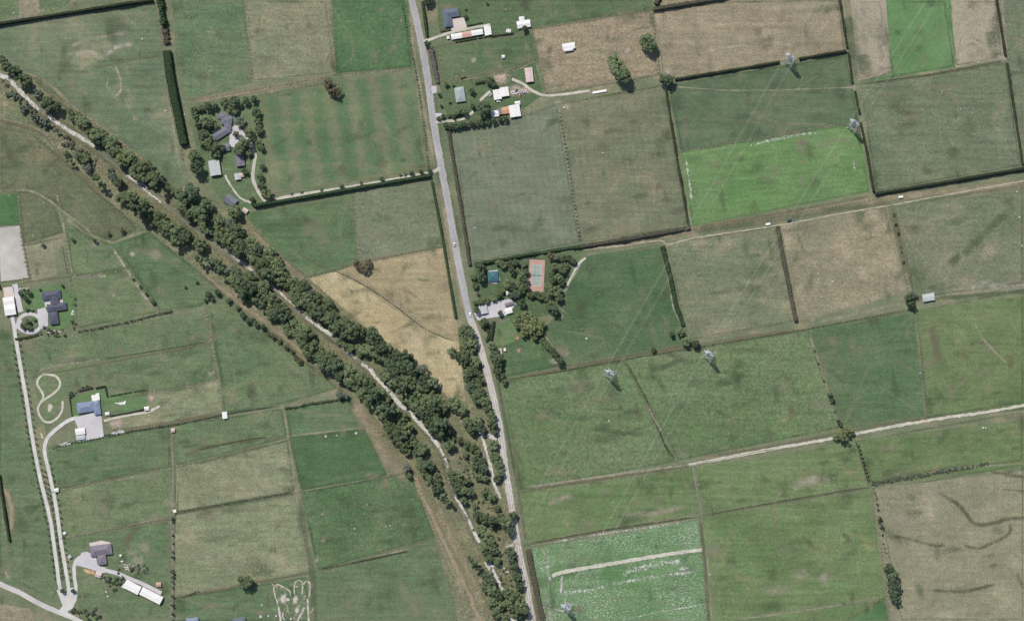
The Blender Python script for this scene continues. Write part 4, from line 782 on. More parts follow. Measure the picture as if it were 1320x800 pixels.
# paddock trees on the west side
for x, y, r, k in ((56,316,2.8,'d'),(94,309,3.2,'g'),(122,310,3.4,'d'),(140,301,3.6,'b'),(158,297,4.2,'b'),(172,360,2,'d'),(181,369,2.2,'d'),(189,379,2.2,'d'),(197,389,3.4,'d'),(254,364,2.2,'w'),(239,370,2,'w'),(269,379,5,'d'),(281,377,4,'d'),(274,386,3,'d'),(295,387,4.2,'w'),(306,396,3.5,'w'),(265,387,2.5,'d')): tree(x, y, r, k, 'scattered over the paddocks by the slate roofed house', 'scattered paddock trees')
for x, y in ((313,406),(320,414),(327,413),(330,417),(339,421),(346,430),(352,433),(360,439),(369,447),(377,453),(381,461),(386,465)): tree(x, y, rnd.uniform(3, 4.4), 'b' if x > 344 else 'd', 'in the young row along the stopbank fence', 'young row along the stopbank')
# avenue: four rows along the two drives
DA = [(17,424),(21,440),(28,480),(35,520),(41,560),(48.5,600),(54,625),(60.5,650),(66,675),(69.5,700),(73,725),(76,750)]; DB = [(59,590),(61.5,600),(72,650),(79,700),(87.5,750)]
def along(pts, d, a, b, step):
    C = straight(pts, 1.0); acc = 0; out = []; last = None
    for (x0, y0), (x1, y1) in zip(C[:-1], C[1:]):
        acc += math.hypot(x1-x0, y1-y0)
        if acc >= step and a <= y0 <= b: out.append((x0+d+rnd.uniform(-.3, .3), y0+rnd.uniform(-.5, .5))); acc = 0
    return out
for pts, d, a, b, rw in ((DA, -4.6, 445, 762, 'outer avenue row of the long straight drive'), (DA, 4.8, 430, 762, 'inner avenue row of the long straight drive'), (DB, -4.2, 606, 760, 'inner avenue row of the curving house drive'), (DB, 4.6, 592, 768, 'outer avenue row of the curving house drive')):
    for x, y in along(pts, d, a, b, 7.2):
        shrub(x, y, rnd.uniform(1.1, 1.55), 'd', 'in the '+rw, rw, 'young_tree', 2.0)
tree(81, 761, 3.2, 'd', 'at the mouth of the avenue by the road', 'avenue mouth trees'); tree(94.5, 761, 3.4, 'd', 'at the mouth of the avenue by the road', 'avenue mouth trees')
# row along the farm boundary beside the long white shed
for y, r in ((668,2.4),(689,1.6),(711,1.6),(718,2),(737,2.6),(743,2.2),(750,2),(757,1.6),(768,2),(780,2.4),(790,2),(799,2),(672,1.6),(700,1.4)): shrub(223.5, y, r*1.2, 'd', 'on the fence line beside the long white shed', 'shrubs on the fence line by the white shed', sz=1.5)
for i in range(14): shrub(236+i*1.6+rnd.uniform(-1, 1), 769-i*.6, rnd.uniform(.9, 1.5), 'd', 'below the brown paddock line', 'shrubs below the brown paddock')
for x, y, r, k in ((95,786,4,'d'),(102,788,3.4,'b'),(112,791,3,'g'),(120,790,3.4,'d'),(128,794,3,'g'),(115,797,3,'d'),(132,743,3,'w'),(140,747,3,'g'),(146,750,2.4,'w'),(150,745,3,'w'),(155,751,2.4,'d'),(137,747,2.4,'g'),(120,787,2.4,'g')): shrub(x, y, r, k, 'in the rough garden below the mauve roofed house', 'rough garden shrubs of the mauve house')
for i in range(26): shrub(177+rnd.uniform(0, 14), 727+rnd.uniform(0, 13), rnd.uniform(.8, 1.4), rnd.choice('ggd'), 'in the young planting near the long white shed', 'young planting near the white shed')
for q in range(30):
    x, y = rnd.choice(((rnd.uniform(150,172), rnd.uniform(722,740)), (rnd.uniform(100,140), rnd.uniform(784,800)), (rnd.uniform(140,160), rnd.uniform(742,760)), (rnd.uniform(60,88), rnd.uniform(425,434)))); shrub(x, y, rnd.uniform(1.5, 2.6), rnd.choice('wgdbd'), 'in the untidy planting of the western homesteads', 'untidy homestead planting')
# bushes on fence lines
for x, y, r in ((1152,277,2),(1154.5,289.5,2.4),(1157.5,301,2.4),(1162,325,1.6),(1164.5,338,2),(1161,318,1.4)): shrub(x, y, r, 'd', 'on the bare fence line east of the dry paddock', 'bushes on the bare fence line', sz=1.3)
for x, y, r in ((1133.5,669,3.8),(1137,678,3.4),(1138,689,1.8),(1130,642,1.6),(1131,650,1.8),(1132,657,2),(1139,700,1.5),(1140,706,1.5),(1142,712,1.5),(1128,635,1.5)): shrub(x, y, r, 'd' if r > 3 else 'b', 'on the fence between green and dry paddocks', 'bushes on the dry paddock fence', sz=1.3)
for x, y, r in ((1070,509,3.4),(1072,516,3.6),(1080,542,2.4),(1083,547,3.6),(1050,452,1.6),(1055,468,1.8),(1062,490,1.6),(1076,530,1.6)): shrub(x, y, r*1.05, 'd', 'in the thin fence row above the farm track tree', 'thin fence row bushes', sz=1.5)
for x, y in along([(1105,571),(1121,621)], 0, 0, 900, 4.5): shrub(x, y, 1.9, 'd', 'in the row below the farm track tree', 'row below the farm track tree', sz=1.3)
for x, y in along([(721,142),(748,312)], 0, 0, 900, 4.2): shrub(x, y, rnd.uniform(1.0, 1.5), 'd', 'in the dotted row splitting the wide mown paddocks', 'dotted row between mown paddocks', sz=1.5)
for x, y in along([(518,5),(530,60),(541,120),(553,215)], 0, 0, 900, 3.4): shrub(x, y, rnd.uniform(.7, 1.3), rnd.choice('dbd'), 'in the rough line on the striped paddock roadside', 'rough line on the striped paddock roadside', sz=1.5)
for x, y in along([(66,578),(100,570),(140,562),(170,555),(225,546),(290,535)], 0, 0, 900, 4.0): shrub(x, y, rnd.uniform(.9, 1.6), rnd.choice('ddb'), 'along the drain below the blue roofed house', 'drain row below the blue roofed house', sz=1.1)
for x, y in along([(367,526),(382,524),(400,520),(450,513)], 0, 0, 900, 2.6): shrub(x, y, rnd.uniform(1.5, 2.1), 'd', 'in the short row running to the stopbank corner', 'short row at the stopbank corner', sz=1.2)
for x, y in along([(100,428),(130,422),(160,416),(205,405),(222,401)], 0, 0, 900, 2.3): shrub(x, y, rnd.uniform(1.3, 1.9), 'd', 'in the low row below the slate roofed house', 'low row below the slate roofed house', sz=1.2)
for x, y, r in ((92,508,4),(108,500,2.4),(113,498,2.6),(117,499,2.4),(98,506,1.4),(103,504,1.5)): shrub(x, y, r, 'b' if x > 105 else 'd', 'on the lawn edge of the blue roofed house', 'lawn edge shrubs of the blue house')
for i in range(150):
    t = rnd.random(); x = 1124+t*150; y = 623-t*26+rnd.uniform(-3, 3)*(1-t*.5)
    shrub(x, y, rnd.uniform(.8, 1.7), rnd.choice('ggdg'), 'in the ragged scrub line above the dry paddock', 'ragged scrub line above the dry paddock')
for i in range(90):                          # grey scrub on the near bank upstream
    t = rnd.random(); x = 4+t*120; y = 100+t*103+rnd.uniform(4, 20)
    if abs((y-97)-(x*.78)) > 4: shrub(x, y, rnd.uniform(1.2, 3.2), rnd.choice('gggwb'), 'in the scrub on the upstream bank', 'scrub on the upstream bank')
for x, y, r in ((20,124,5),(33,143,5),(52,155,6),(60,161,6),(45,150,5),(145,222,5)): shrub(x, y, r, 'g', 'rounded, among the upstream bank scrub', 'rounded bushes on the upstream bank')
for i in range(130):                         # scrub by the lower stream
    t = rnd.random(); a = [(575,590),(600,640),(625,700),(650,770)]; C = straight(a, 1.0); x, y = C[int(t*(len(C)-1))]
    shrub(x+rnd.uniform(-6, 34)*(1-.5*t), y+rnd.uniform(-10, 10), rnd.uniform(.9, 2.2), rnd.choice('wwgyb'), 'in the scrub along the lower stream', 'scrub along the lower stream')
flush_trees()
# tussock grass that nobody could count
tp = []; 
for a, b, n_, hw in (([(0,105),(60,155),(125,205),(200,270),(300,350)], None, 2600, 16), ([(300,330),(400,420),(500,520),(570,620)], None, 2600, 18), ([(470,530),(540,610),(600,720),(630,790)], None, 2600, 16), ([(560,530),(620,600),(650,700),(670,790)], None, 2200, 24)):
    C = np.array(straight(a, 1.0)); idx = npr.randint(0, len(C), n_)
    tp.append(C[idx]+npr.normal(0, hw*.55, (n_, 2)))
tp = np.concatenate(tp); Q = np.stack([(tp[:, 0]-660)*S, (400-tp[:, 1])*S, np.full(len(tp), .45)], axis=1)
Q = np.repeat(Q, 5, 0)+npr.normal(0, .35, (len(Q)*5, 3))*np.array([1, 1, .3])
keep = npr.rand(len(Q)) < .9
tag(link('tussock_grass', quads_mesh('tussock_grass', leaf_quads(Q[keep], np.tile([0, 0, 1.0], (keep.sum(), 1)), .6, .7, npr), M['leaf_grass'])), 'dry tussock grass along the stream banks', 'grass', kind='stuff')

# ------------------------------------------------------------------ hedges
def hedge(pts, wpx, h, leafk, label, leaf=.62, dens=7.0, ragged=.25, gaps=0.0, group=None):
    rs = np.random.RandomState(int(abs(pts[0][0]*7+pts[0][1]*3)) % 9999)
    C = straight(pts, 1.2); wd = wpx*S; P = []; N = []; bm = bmesh.new(); prev = None; on = True
    wob = np.cumsum(rs.normal(0, .10*ragged*wpx, len(C))); wob -= np.linspace(wob[0], wob[-1], len(C)); wob = np.clip(wob, -wpx*.3, wpx*.3); C = [(x+o_*.7, y+o_*.7) for (x, y), o_ in zip(C, wob)]; hv = 1+.22*np.interp(np.arange(len(C)), np.arange(0, len(C)+9, 9), rs.normal(0, 1, len(np.arange(0, len(C)+9, 9))))*min(1, ragged*4)
    hv = np.clip(hv, .6, 1.4)
    for i in range(len(C)-1):
        if gaps and rs.rand() < gaps: prev = None; continue
        a = W(*C[i]); b = W(*C[i+1]); d = (b-a); L = d.length; d /= L; nn = Vector((-d.y, d.x, 0))
        hh = h*hv[i]*(1+rs.normal(0, .35)*ragged); ww = wd*(.6+.4*hv[i])*(1+rs.normal(0, .45)*ragged)
        k = int(L*ww*dens)+2
        t = rs.rand(k); u = rs.rand(k)-.5
        p = np.outer(1-t, a)+np.outer(t, b)+np.outer(u*ww, nn); p[:, 2] = hh*(1+rs.normal(0, .05, k)-.25*np.abs(2*u)**4)
        P.append(p); N.append(np.tile([0, 0, 1.0], (k, 1)))
        for sg in (-1, 1):
            k = int(L*hh*dens*.7)+2; t = rs.rand(k)
            p = np.outer(1-t, a)+np.outer(t, b)+np.outer(sg*.5*ww*(1+rs.normal(0, .06, k)), nn); p[:, 2] = hh*rs.rand(k)
            P.append(p); N.append(np.tile(np.array(nn)*sg, (k, 1)))
        q = .40*ww                                       # twiggy core
        row = [bm.verts.new(a+nn*s*q+Vector((0, 0, z))) for s, z in ((-1, 0), (-1, hh*.86), (1, hh*.86), (1, 0))]
        row2 = [bm.verts.new(b+nn*s*q+Vector((0, 0, z))) for s, z in ((-1, 0), (-1, hh*.86), (1, hh*.86), (1, 0))]
        for j in range(3): bm.faces.new((row[j], row[j+1], row2[j+1], row2[j]))
        bm.faces.new(row[::-1]); bm.faces.new(row2)
    Q = leaf_quads(np.concatenate(P), np.concatenate(N), leaf, .45, rs)
    core = np.array([[v.co[:] for v in f.verts] for f in bm.faces if len(f.verts) == 4]); bm.free()
    return tag(link('hedge', quads_mesh('hedge', np.concatenate([Q, core]), M[leafk])), label, 'hedge', group)
hedge([(-60,42),(0,32),(100,16),(198,1)], 2.8, 6.0, 'leaf_hk', 'long dark clipped hedge with broad shadow above the big western paddock', ragged=.1)
hedge([(216.5,67),(221,100),(227,130),(233,160),(238.5,187)], 9.5, 8.5, 'leaf_h', 'broad tall dark green clipped shelter hedge beside the grove', ragged=.06)
hedge([(205,-20),(209,15),(213,34)], 6, 7, 'leaf_h', 'short thick hedge with a brown gap north of the broad hedge', ragged=.5)
hedge([(213,36),(216,57)], 5, 4, 'leaf_hb', 'thin brown end of hedge north of the broad hedge', ragged=.6)
hedge([(328,266),(400,253.5),(480,239.5),(556,226.5)], 3.6, 6.0, 'leaf_h', 'long straight clipped hedge below the white lane', ragged=.08)
hedge([(870,103),(1005,80.5)], 2.4, 4.2, 'leaf_hk', 'dark hedge under the tan paddock, west of the pylon', ragged=.2)
hedge([(1030,76.5),(1091,66.5)], 2.4, 4.2, 'leaf_hk', 'dark hedge under the tan paddock, east of the pylon', ragged=.2)
hedge([(1080,-15),(1092,62)], 2.4, 4, 'leaf_hk', 'dark hedge on the west side of the crop strips', ragged=.2)
hedge([(1093.5,68),(1099,108)], 2.2, 3.6, 'leaf_hk', 'dark hedge from the corner to the trampled gateway', ragged=.2); hedge([(1102,118),(1108,147)], 2.2, 3.6, 'leaf_hk', 'short dark hedge running down to the bright crop corner', ragged=.2); hedge([(1109,158),(1118,200),(1126,247)], 2.4, 4, 'leaf_hk', 'dark hedge on the east side of the bright green crop', ragged=.2)
hedge([(1128,250.5),(1200,238),(1320,217),(1380,206)], 3.0, 5, 'leaf_hk', 'long dark hedge above the tan lane with strong shadow', ragged=.15)
hedge([(1282,-15),(1296,72)], 2.6, 4, 'leaf_hk', 'dark hedge on the east side of the crop strips', ragged=.15); hedge([(1298,82),(1318,212)], 2.6, 4, 'leaf_hk', 'dark hedge east of the wide grey green paddock', ragged=.15)
hedge([(858,114),(870,190),(888,292)], 2.4, 4, 'leaf_hk', 'thin dark hedge west of the bright green crop', ragged=.25)
hedge([(612,341),(680,328.5),(750,318)], 3.2, 4, 'leaf_h', 'green hedge between mown pasture and tennis court garden', ragged=.3); hedge([(750,318),(820,306),(890,294)], 4.0, 4.5, 'leaf_hb', 'brown clipped hedge above the tan lane', ragged=.15)
hedge([(578,166),(585,210),(594,265),(606,342)], 3.6, 3.5, 'leaf_hb', 'grey brown hedge along the sealed road beside mown pasture', ragged=.2)
hedge([(555.5,62),(560,82),(565,108)], 5.5, 4, 'leaf_hp', 'purple tinged hedge on the road by the small paddock', ragged=.35)
hedge([(545,3),(551,48)], 3, 4, 'leaf_h', 'dark green roadside hedge in front of the slate blue house', ragged=.2)
hedge([(854,318),(864,355),(872,395),(881,420)], 5, 4.5, 'leaf_h', 'broad green hedge east of the deep green paddock', ragged=.15)
hedge([(1002,292),(1012,345),(1026,414)], 4, 4.5, 'leaf_hb', 'wide brown clipped hedge west of the dry paddock', ragged=.15)
hedge([(557,234),(570,300),(588,410)], 2.8, 2.6, 'leaf_h', 'low green hedge along the road beside the tan field', ragged=.2)
hedge([(842,13),(935,-2),(990,-11)], 4, 5, 'leaf_hb', 'dark brown hedge above the wide tan paddock', ragged=.2); hedge([(846,6),(853,-10)], 5, 5, 'leaf_hb', 'stub of brown hedge running north from the tan paddock', ragged=.3)
hedge([(681,708),(700,800),(710,850)], 6, 2.2, 'leaf_hb', 'low brown hedge beside the gravel road and speckled crop', ragged=.2)
hedge([(0,612),(4,640),(13,697)], 2.6, 4, 'leaf_hk', 'dark hedge standing alone on the far western paddock', ragged=.15); 
hedge([(627,418),(631,432),(627,440)], 3, 2.5, 'leaf_h', 'small hedge at the road corner of the bright lawn', ragged=.3); hedge([(637,414),(633,438)], 3, 3, 'leaf_hk', 'short dark hedge curving round the bright lawn', ragged=.2)
hedge([(124,500),(136,497.5),(139,511)], 1.6, 2, 'leaf_hk', 'cornered clipped hedge behind the blue roofed house', ragged=.1); hedge([(139,511),(165,506),(188,502)], 1.2, 1.2, 'leaf_h', 'low hedge along the top of the narrow lawn', ragged=.2, gaps=.3); hedge([(142,536),(165,532),(187,527)], 1.5, 1.6, 'leaf_hk', 'low hedge along the bottom of the narrow lawn', ragged=.2); hedge([(90,512),(93,536)], 1.2, 1.5, 'leaf_h', 'low hedge on the short side of the blue house lawn', ragged=.2); hedge([(100,503.5),(120,499.5)], 1.4, 1.8, 'leaf_hb', 'brown hedge behind the blue roofed house', ragged=.4)
hedge([(20,437),(40,434),(50,431)], 2.4, 2, 'leaf_h', 'low hedge below the loop drive', ragged=.3); hedge([(613,108),(626,105.5)], 2.5, 2.5, 'leaf_hk', 'short clipped hedge north of the pale blue house', ragged=.15)
hedge([(594,102),(601,99.5)], 1.2, 2, 'leaf_hk', 'tiny clipped hedge in the pale blue house garden', ragged=.15); hedge([(586,54.5),(620,48.5),(632,47)], 1.6, 1.8, 'leaf_h', 'low hedge behind the long patched shed', ragged=.4, gaps=.12)
hedge([(632,47.5),(662,43.5)], 1.4, 1.6, 'leaf_hk', 'low dark hedge along the junk yard', ragged=.3); hedge([(602,34),(622,29.5)], 1.2, 1.4, 'leaf_hk', 'low dark hedge along the slate blue house drive', ragged=.3); hedge([(568,41),(581,38.5)], 1.2, 1.4, 'leaf_hb', 'thin hedge in the slate blue house garden', ragged=.3)
hedge([(-2,365),(1,372)], 2, 3, 'leaf_hk', 'dark hedge stub beside the riding arena', ragged=.2); hedge([(-12,300),(-2,365)], 2, 3, 'leaf_hk', 'dark hedge running beside the riding arena', ragged=.2)

# ------------------------------------------------------------------ fences
FENCEPTS = []
MARKS = ((20,325,'the sandy riding arena'),(65,395,'the loop drive house'),(115,530,'the blue roofed house'),(130,710,'the mauve roofed house'),(380,780,'the motorbike track'),(300,610,'the pale brown paddocks'),(460,60,'the striped roadside paddocks'),(120,90,'the big western paddock'),(290,160,'the house grove'),(620,60,'the slate blue house'),(760,60,'the lone tan paddock trees'),(790,200,'the mown paddocks'),(1000,220,'the bright green crop'),(1180,40,'the crop strips'),(1090,340,'the dry paddock with troughs'),(800,760,'the speckled crop'),(1087,560,'the farm track tree'),(787,482,'the pylon below the deep green paddock'),(1240,700,'the dry paddock with swales'),(490,400,'the tan field'),(460,600,'the rough dry bank'),(1190,450,'the two eastern greens'),(170,340,'the scattered paddock trees'))
def near(pts):
    x = sum(p[0] for p in pts)/len(pts); y = sum(p[1] for p in pts)/len(pts)
    return min(MARKS, key=lambda m: (m[0]-x)**2+(m[1]-y)**2)[2]
def fence(pts, label='thin post and wire fence dividing two pastures', group='post and wire fences between pastures', t=.16, wire=.05, rails=(.5, 1.05), step=4.5):
    bm = bmesh.new(); C = straight([grow(p) for p in pts], step/S); FENCEPTS.extend(C)
    for i, p in enumerate(C):
        a = W(*p); bm_box(bm, a.x-t/2, a.x+t/2, a.y-t/2, a.y+t/2, -.1, 1.25)
        if i:
            for z in rails: bm_beam(bm, W(*C[i-1], z), W(*p, z), wire)
    return tag(link('fence', bm_mesh('fence', bm, [M['post']])), label, 'fence', group)
for pts in ([(310,0),(325,106)], [(421,0),(433,96)], [(433,96),(531,88)], [(250,129),(425,99)], [(337,122),(425,106)], [(206,20),(213,75),(224,150),(236,205)], [(127,80),(207,72)], [(455,249),(463,337)], [(400,357),(463,338),(573,318)], [(570,106),(660,92),(692,75)], [(686,38),(696,80),(705,120)], [(686,38),(841,13)], [(841,13),(850,95)], [(706,121),(850,96)], [(720,134),(856,109)], [(562,61),(571,105)], [(877,196),(980,178),(1080,161)], [(1109,108),(1200,96),(1297,79)], [(889,297),(1000,279),(1130,257)], [(806,464),(840,530),(872,594)], [(1043,424),(1086,551)], [(1180,399),(1194,540)], [(672,633),(893,600)], [(676,702),(902,665)], [(906,664),(1120,628)], [(1105,568),(1121,624)], [(903,668),(920,800)], [(1127,629),(1160,800)], [(942,800),(1141,768)], [(646,490),(800,463),(1043,423),(1180,398)], [(1149,264),(1172,376)], [(266,398),(289,533)], [(42,485),(270,442)], [(160,512),(284,488)], [(368,526),(388,632),(399,737)], [(387,634),(530,607)], [(226,662),(382,635)], [(226,769),(398,738)], [(409,737),(562,692)], [(222,548),(220,665),(222,800)], [(68,634),(221,600)], [(79,694),(220,667)], [(226,602),(373,566)], [(92,360),(172,344)], [(147,315),(206,402)], [(24,250),(30,316),(38,360)], [(70,235),(84,290),(96,424)], [(30,316),(78,306)]): fence(pts, 'thin post and wire fence between pastures near '+near(pts), 'fences near '+near(pts))
fence([(0,64),(45,100),(95,140),(140,172),(190,212),(228,244)], 'post and wire fence along the stopbank of the big western paddock', None)
fence([(0,146),(40,172),(80,206),(118,243),(160,279),(192,300),(262,355),(312,402),(372,443),(438,500)], 'post and wire fence along the foot of the paddock side stopbank', None)
fence([(532,608),(564,694),(612,800)], 'post and wire fence beside the orange dirt track', None); fence([(314,281),(355,324),(397,361),(480,434),(540,482),(578,514)], 'post and wire fence between the tree belt and the tan field', None)
fence([(1,292),(26,290),(38,358),(20,361),(1,363)], 'white rail fence round the sandy riding arena', None, .2, .12)
fence([(80,319),(83,335),(86,351)], 'short white railed fence in the small paddock beside the arena', None, .5, .5, (.4, .8, 1.2))

FP = np.array(FENCEPTS); FP = np.repeat(FP, 16, 0)+npr.normal(0, 1, (len(FP)*16, 2))*np.array([1.6, .9])
FQ = np.stack([(FP[:, 0]-660)*S, (400-FP[:, 1])*S, .42+.2*npr.rand(len(FP))], axis=1); half = npr.rand(len(FQ)) < .5
for sel, mk_, lb in ((half, 'leaf_grass', 'dry rank grass along the fences'), (~half, 'leaf_w', 'green rank grass along the fences')):
    tag(link('rank_grass', quads_mesh('rank_grass', leaf_quads(FQ[sel], np.tile([0, 0, 1.0], (sel.sum(), 1)), .62, .8, npr), M[mk_])), lb, 'grass', kind='stuff')
# ------------------------------------------------------------------ buildings
def building(name, label, cat, x, y, ang, wings, roofk, wallk='wall', group=None, windows=True, gable=True, flat_roof=False, wallh=2.7, pitch=.42, base=.2):
    """wings: (dx, dy, sx, sy) in photo pixels in the building's own axes; ridge along the longer side"""
    root = empty(name, W(x, y, base), math.radians(ang)); first = True
    for wi, wg in enumerate(wings):
        dx, dy, sx, sy = [v*S for v in wg[:4]]; rk = wg[4] if len(wg) > 4 else roofk
        h = wallh+.07*wi
        bm = bmesh.new(); bm_box(bm, dx-sx/2, dx+sx/2, dy-sy/2, dy+sy/2, -.25, h); link('wall', bm_mesh('wall', bm, [M[wallk]]), root)
        o = .45; L, B = (sx, sy) if sx >= sy else (sy, sx); T = Matrix.Translation((dx, dy, 0)) @ (Matrix.Identity(4) if sx >= sy else Matrix.Rotation(math.pi/2, 4, 'Z'))
        hl, hb = L/2+o, B/2+o; rise = (B/2+o)*pitch; th = .12; hip = 0 if gable else min(hb, hl*.95)
        bm = bmesh.new(); z0 = h-o*pitch+.14+.03*wi
        for zz in (0,):
            A = [Vector((-hl, -hb, z0)), Vector((hl, -hb, z0)), Vector((hl, hb, z0)), Vector((-hl, hb, z0))]
            Rr = [Vector((-hl+hip, 0, z0+rise)), Vector((hl-hip, 0, z0+rise))]
            up = [bm.verts.new(v+Vector((0, 0, th))) for v in A+Rr]; dn = [bm.verts.new(v) for v in A+Rr]
            faces = ((0, 1, 5, 4), (2, 3, 4, 5), (1, 2, 5), (3, 0, 4)) if hip else ((0, 1, 5, 4), (2, 3, 4, 5))
            for f in faces: bm.faces.new([up[i] for i in f]); bm.faces.new([dn[i] for i in f][::-1])
            rim = ((0, 1), (1, 2), (2, 3), (3, 0)) if hip else ((0, 1), (1, 5), (5, 2), (2, 3), (3, 4), (4, 0))
            for a, b in rim: bm.faces.new((up[b], up[a], dn[a], dn[b]))
        if not hip:                                        # gable triangles of the wall
            for s in (-1, 1):
                g = [bm.verts.new(v) for v in (Vector((s*L/2, -B/2, h-.02)), Vector((s*L/2, B/2, h-.02)), Vector((s*L/2, 0, z0+rise-.05)))]; bm.faces.new(g)
        me = bm_mesh('roof', bm, [M['roof_'+rk]]); me.transform(T)
        ro = link('roof', me, root)
        bm = bmesh.new(); bm_box(bm, -hl+hip, hl-hip, -.16, .16, z0+rise+th-.06, z0+rise+th+.05); me = bm_mesh('ridge_cap', bm, [M['roof_'+rk]]); me.transform(T); link('ridge_cap', me, ro)
        if windows:
            n = max(1, int(L/5))
            for s in (-1, 1):
                for i in range(n):
                    u = -L/2+(i+.5)*L/n
                    bm = bmesh.new(); bm_box(bm, u-.75, u+.75, s*(B/2+.03)-.035, s*(B/2+.03)+.035, .9, 2.05); me = bm_mesh('window', bm, [M['glass']]); me.transform(T); wn = link('window', me, root)
                    bm = bmesh.new()
                    for a in ((u-.85, u-.75, .8, 2.15), (u+.75, u+.85, .8, 2.15), (u-.75, u+.75, .8, .9), (u-.75, u+.75, 2.05, 2.15)): bm_box(bm, a[0], a[1], s*(B/2+.04)-.05, s*(B/2+.04)+.05, a[2], a[3])
                    me = bm_mesh('frame', bm, [M['trim']]); me.transform(T); link('frame', me, wn)
        if first:
            bm = bmesh.new(); dw = .5 if windows else min(1.6, B*.3); bm_box(bm, L/2-.01, L/2+.06, -dw, dw, -.1, 2.1); me = bm_mesh('door', bm, [M['trim']]); me.transform(T); link('door', me, root)
        first = False
    return tag(root, label, cat, group)
B = building
B('house', 'grey roofed house of three staggered wings inside the grove', 'house', 291, 163, 0, [], 'grey')
hA = bpy.data.objects[-1] if False else None
def multi(name, label, cat, parts, roofk, **kw):
    """a building whose wings stand at different angles: wings given as (cx, cy, sx, sy, angle) in photo pixels"""
    x0, y0 = parts[0][0], parts[0][1]
    root = empty(name, W(x0, y0, .2), 0)
    for p in parts:
        b = building('wing', None, None, p[0], p[1], p[4], [(0, 0, p[2], p[3])], p[5] if len(p) > 5 else roofk, **kw)
        for ch in [c for c in b.children]:
            mw = b.matrix_basis.copy(); ch.parent = root; ch.matrix_parent_inverse = Matrix.Translation((-root.location)); ch.matrix_basis = mw @ ch.matrix_basis
        bpy.data.objects.remove(b)
    return tag(root, label, cat)
o = [q for q in bpy.data.objects if q.name == 'house'][0]; bpy.data.objects.remove(o)
multi('house', 'grey roofed house of staggered wings inside the grove', 'house', [(287.5,150.5,10,9,-30), (293,156,13,11,-10), (286,172.5,23,8.5,33), (294,162,8,12,10)], 'grey', gable=False)
multi('shed', 'dark grey outbuilding hemmed by trees behind the grove house', 'shed', [(291.5,190.5,10,9,9)], 'grey', windows=False)
B('barn', 'large pale grey roofed barn below the grove', 'barn', 277.8, 217.2, 9, [(0,0,13.2,18.6)], 'palegrey', 'tinwall', windows=False, pitch=.25, wallh=4)
B('shed', 'brown grey gabled shed beside the curving lane', 'shed', 310, 206.5, 7, [(0,0,10.4,15.5)], 'mauve', 'tinwall', windows=False)
B('shed', 'small grey lean shed below the brown grey shed', 'shed', 307, 228, 9, [(0,0,7,7.5), (5,1,6,4,'pink')], 'palegrey', 'tinwall', windows=False, wallh=2.3)
B('shed', 'dark gabled shed set askew near the stopbank', 'shed', 298, 259, -38, [(0,0,14.5,11.5)], 'grey', 'tinwall', windows=False, wallh=3)
B('hut', 'tiny pinkish hut beside the askew dark shed', 'hut', 316.6, 271.8, -30, [(0,0,6,5)], 'pink', 'tinwall', windows=False, wallh=2)
B('house', 'slate blue L shaped house beside the sealed road', 'house', 577, 22, 10, [(-.5,-3,9.8,20), (5.5,3.4,20,10.5)], 'bluegrey', gable=False)
B('shed', 'long low patched shed, its middle reddish and ends white', 'shed', 602, 45, 9.3, [(0,0,13,6.4,'red'), (-13.2,-.2,13,6,'white'), (13.6,.2,14,6,'white')], 'white', 'tinwall', windows=False, wallh=2.3, pitch=.2)
B('shed', 'white yard shed end on to the long patched shed', 'shed', 628.4, 40, 8, [(-1,0,4.5,12), (2.6,-.6,4,10)], 'white', 'tinwall', windows=False, wallh=2.4, pitch=.2)
B('hut', 'small white hut on the slate blue house drive', 'hut', 578, 49, 8, [(0,0,2.6,2.8)], 'white', 'tinwall', windows=False, wallh=2)
B('cottage', 'white roofed cross shaped cottage with a tree at its door', 'cottage', 675.3, 31, 9, [(0,-1,16.5,8.5), (-1.5,2,6,13)], 'white', gable=True, pitch=.3)
B('house', 'pale blue grey roofed cottage in a garden by the road', 'house', 593.3, 122.5, 9, [(0,0,11.5,18)], 'paleblue', gable=False)
B('shed', 'white pair of joined sheds beside the dirt yard', 'shed', 645.5, 120.8, 9, [(-4.4,-1.2,9,12), (5.2,.8,10.4,11)], 'white', 'tinwall', windows=False, pitch=.2)
B('shed', 'long pinkish white shed standing alone near the tan paddock', 'shed', 682.4, 97.3, 7, [(0,0,9,17.5)], 'pink', 'tinwall', windows=False, pitch=.2, wallh=3)
B('shed', 'row of low sheds with an orange rusty roof', 'shed', 647, 144.6, 9, [(5,1,9,8,'orange'), (-9,-1.2,9,7,'white'), (-2,.6,5.5,7,'mauve')], 'orange', 'tinwall', windows=False, wallh=2.3, pitch=.2)
B('barn', 'square white roofed barn on the pasture edge', 'barn', 664, 143.8, 9, [(0,0,13,14.5)], 'white', 'tinwall', windows=False, pitch=.18, wallh=3.4)
B('shed', 'small white shed behind the square white barn', 'shed', 667.5, 133.5, 9, [(0,0,6,4)], 'white', 'tinwall', windows=False, wallh=2.2)
B('shed', 'white field shelter alone in the tan paddock', 'shed', 733.5, 61, 9, [(0,.6,15.4,7), (-1,-3.8,11,2.4)], 'white', 'tinwall', windows=False, pitch=.15, wallh=3)
B('shed', 'white field shed at the corner beside dark trees', 'shed', 1196.7, 383.4, 9, [(0,0,14.5,8.5)], 'palegrey', 'tinwall', windows=False, pitch=.15, wallh=3)
B('pavilion', 'teal hip roofed building in the tennis court garden', 'pavilion', 636, 356.5, 5, [(0,0,12.5,12)], 'teal', gable=False, pitch=.4); poly('paved_yard', [(629.5,349),(641.5,347.5),(644.5,361),(640,365.5),(630,365)], M['concrete'], ROADZ+.04, .1, False)
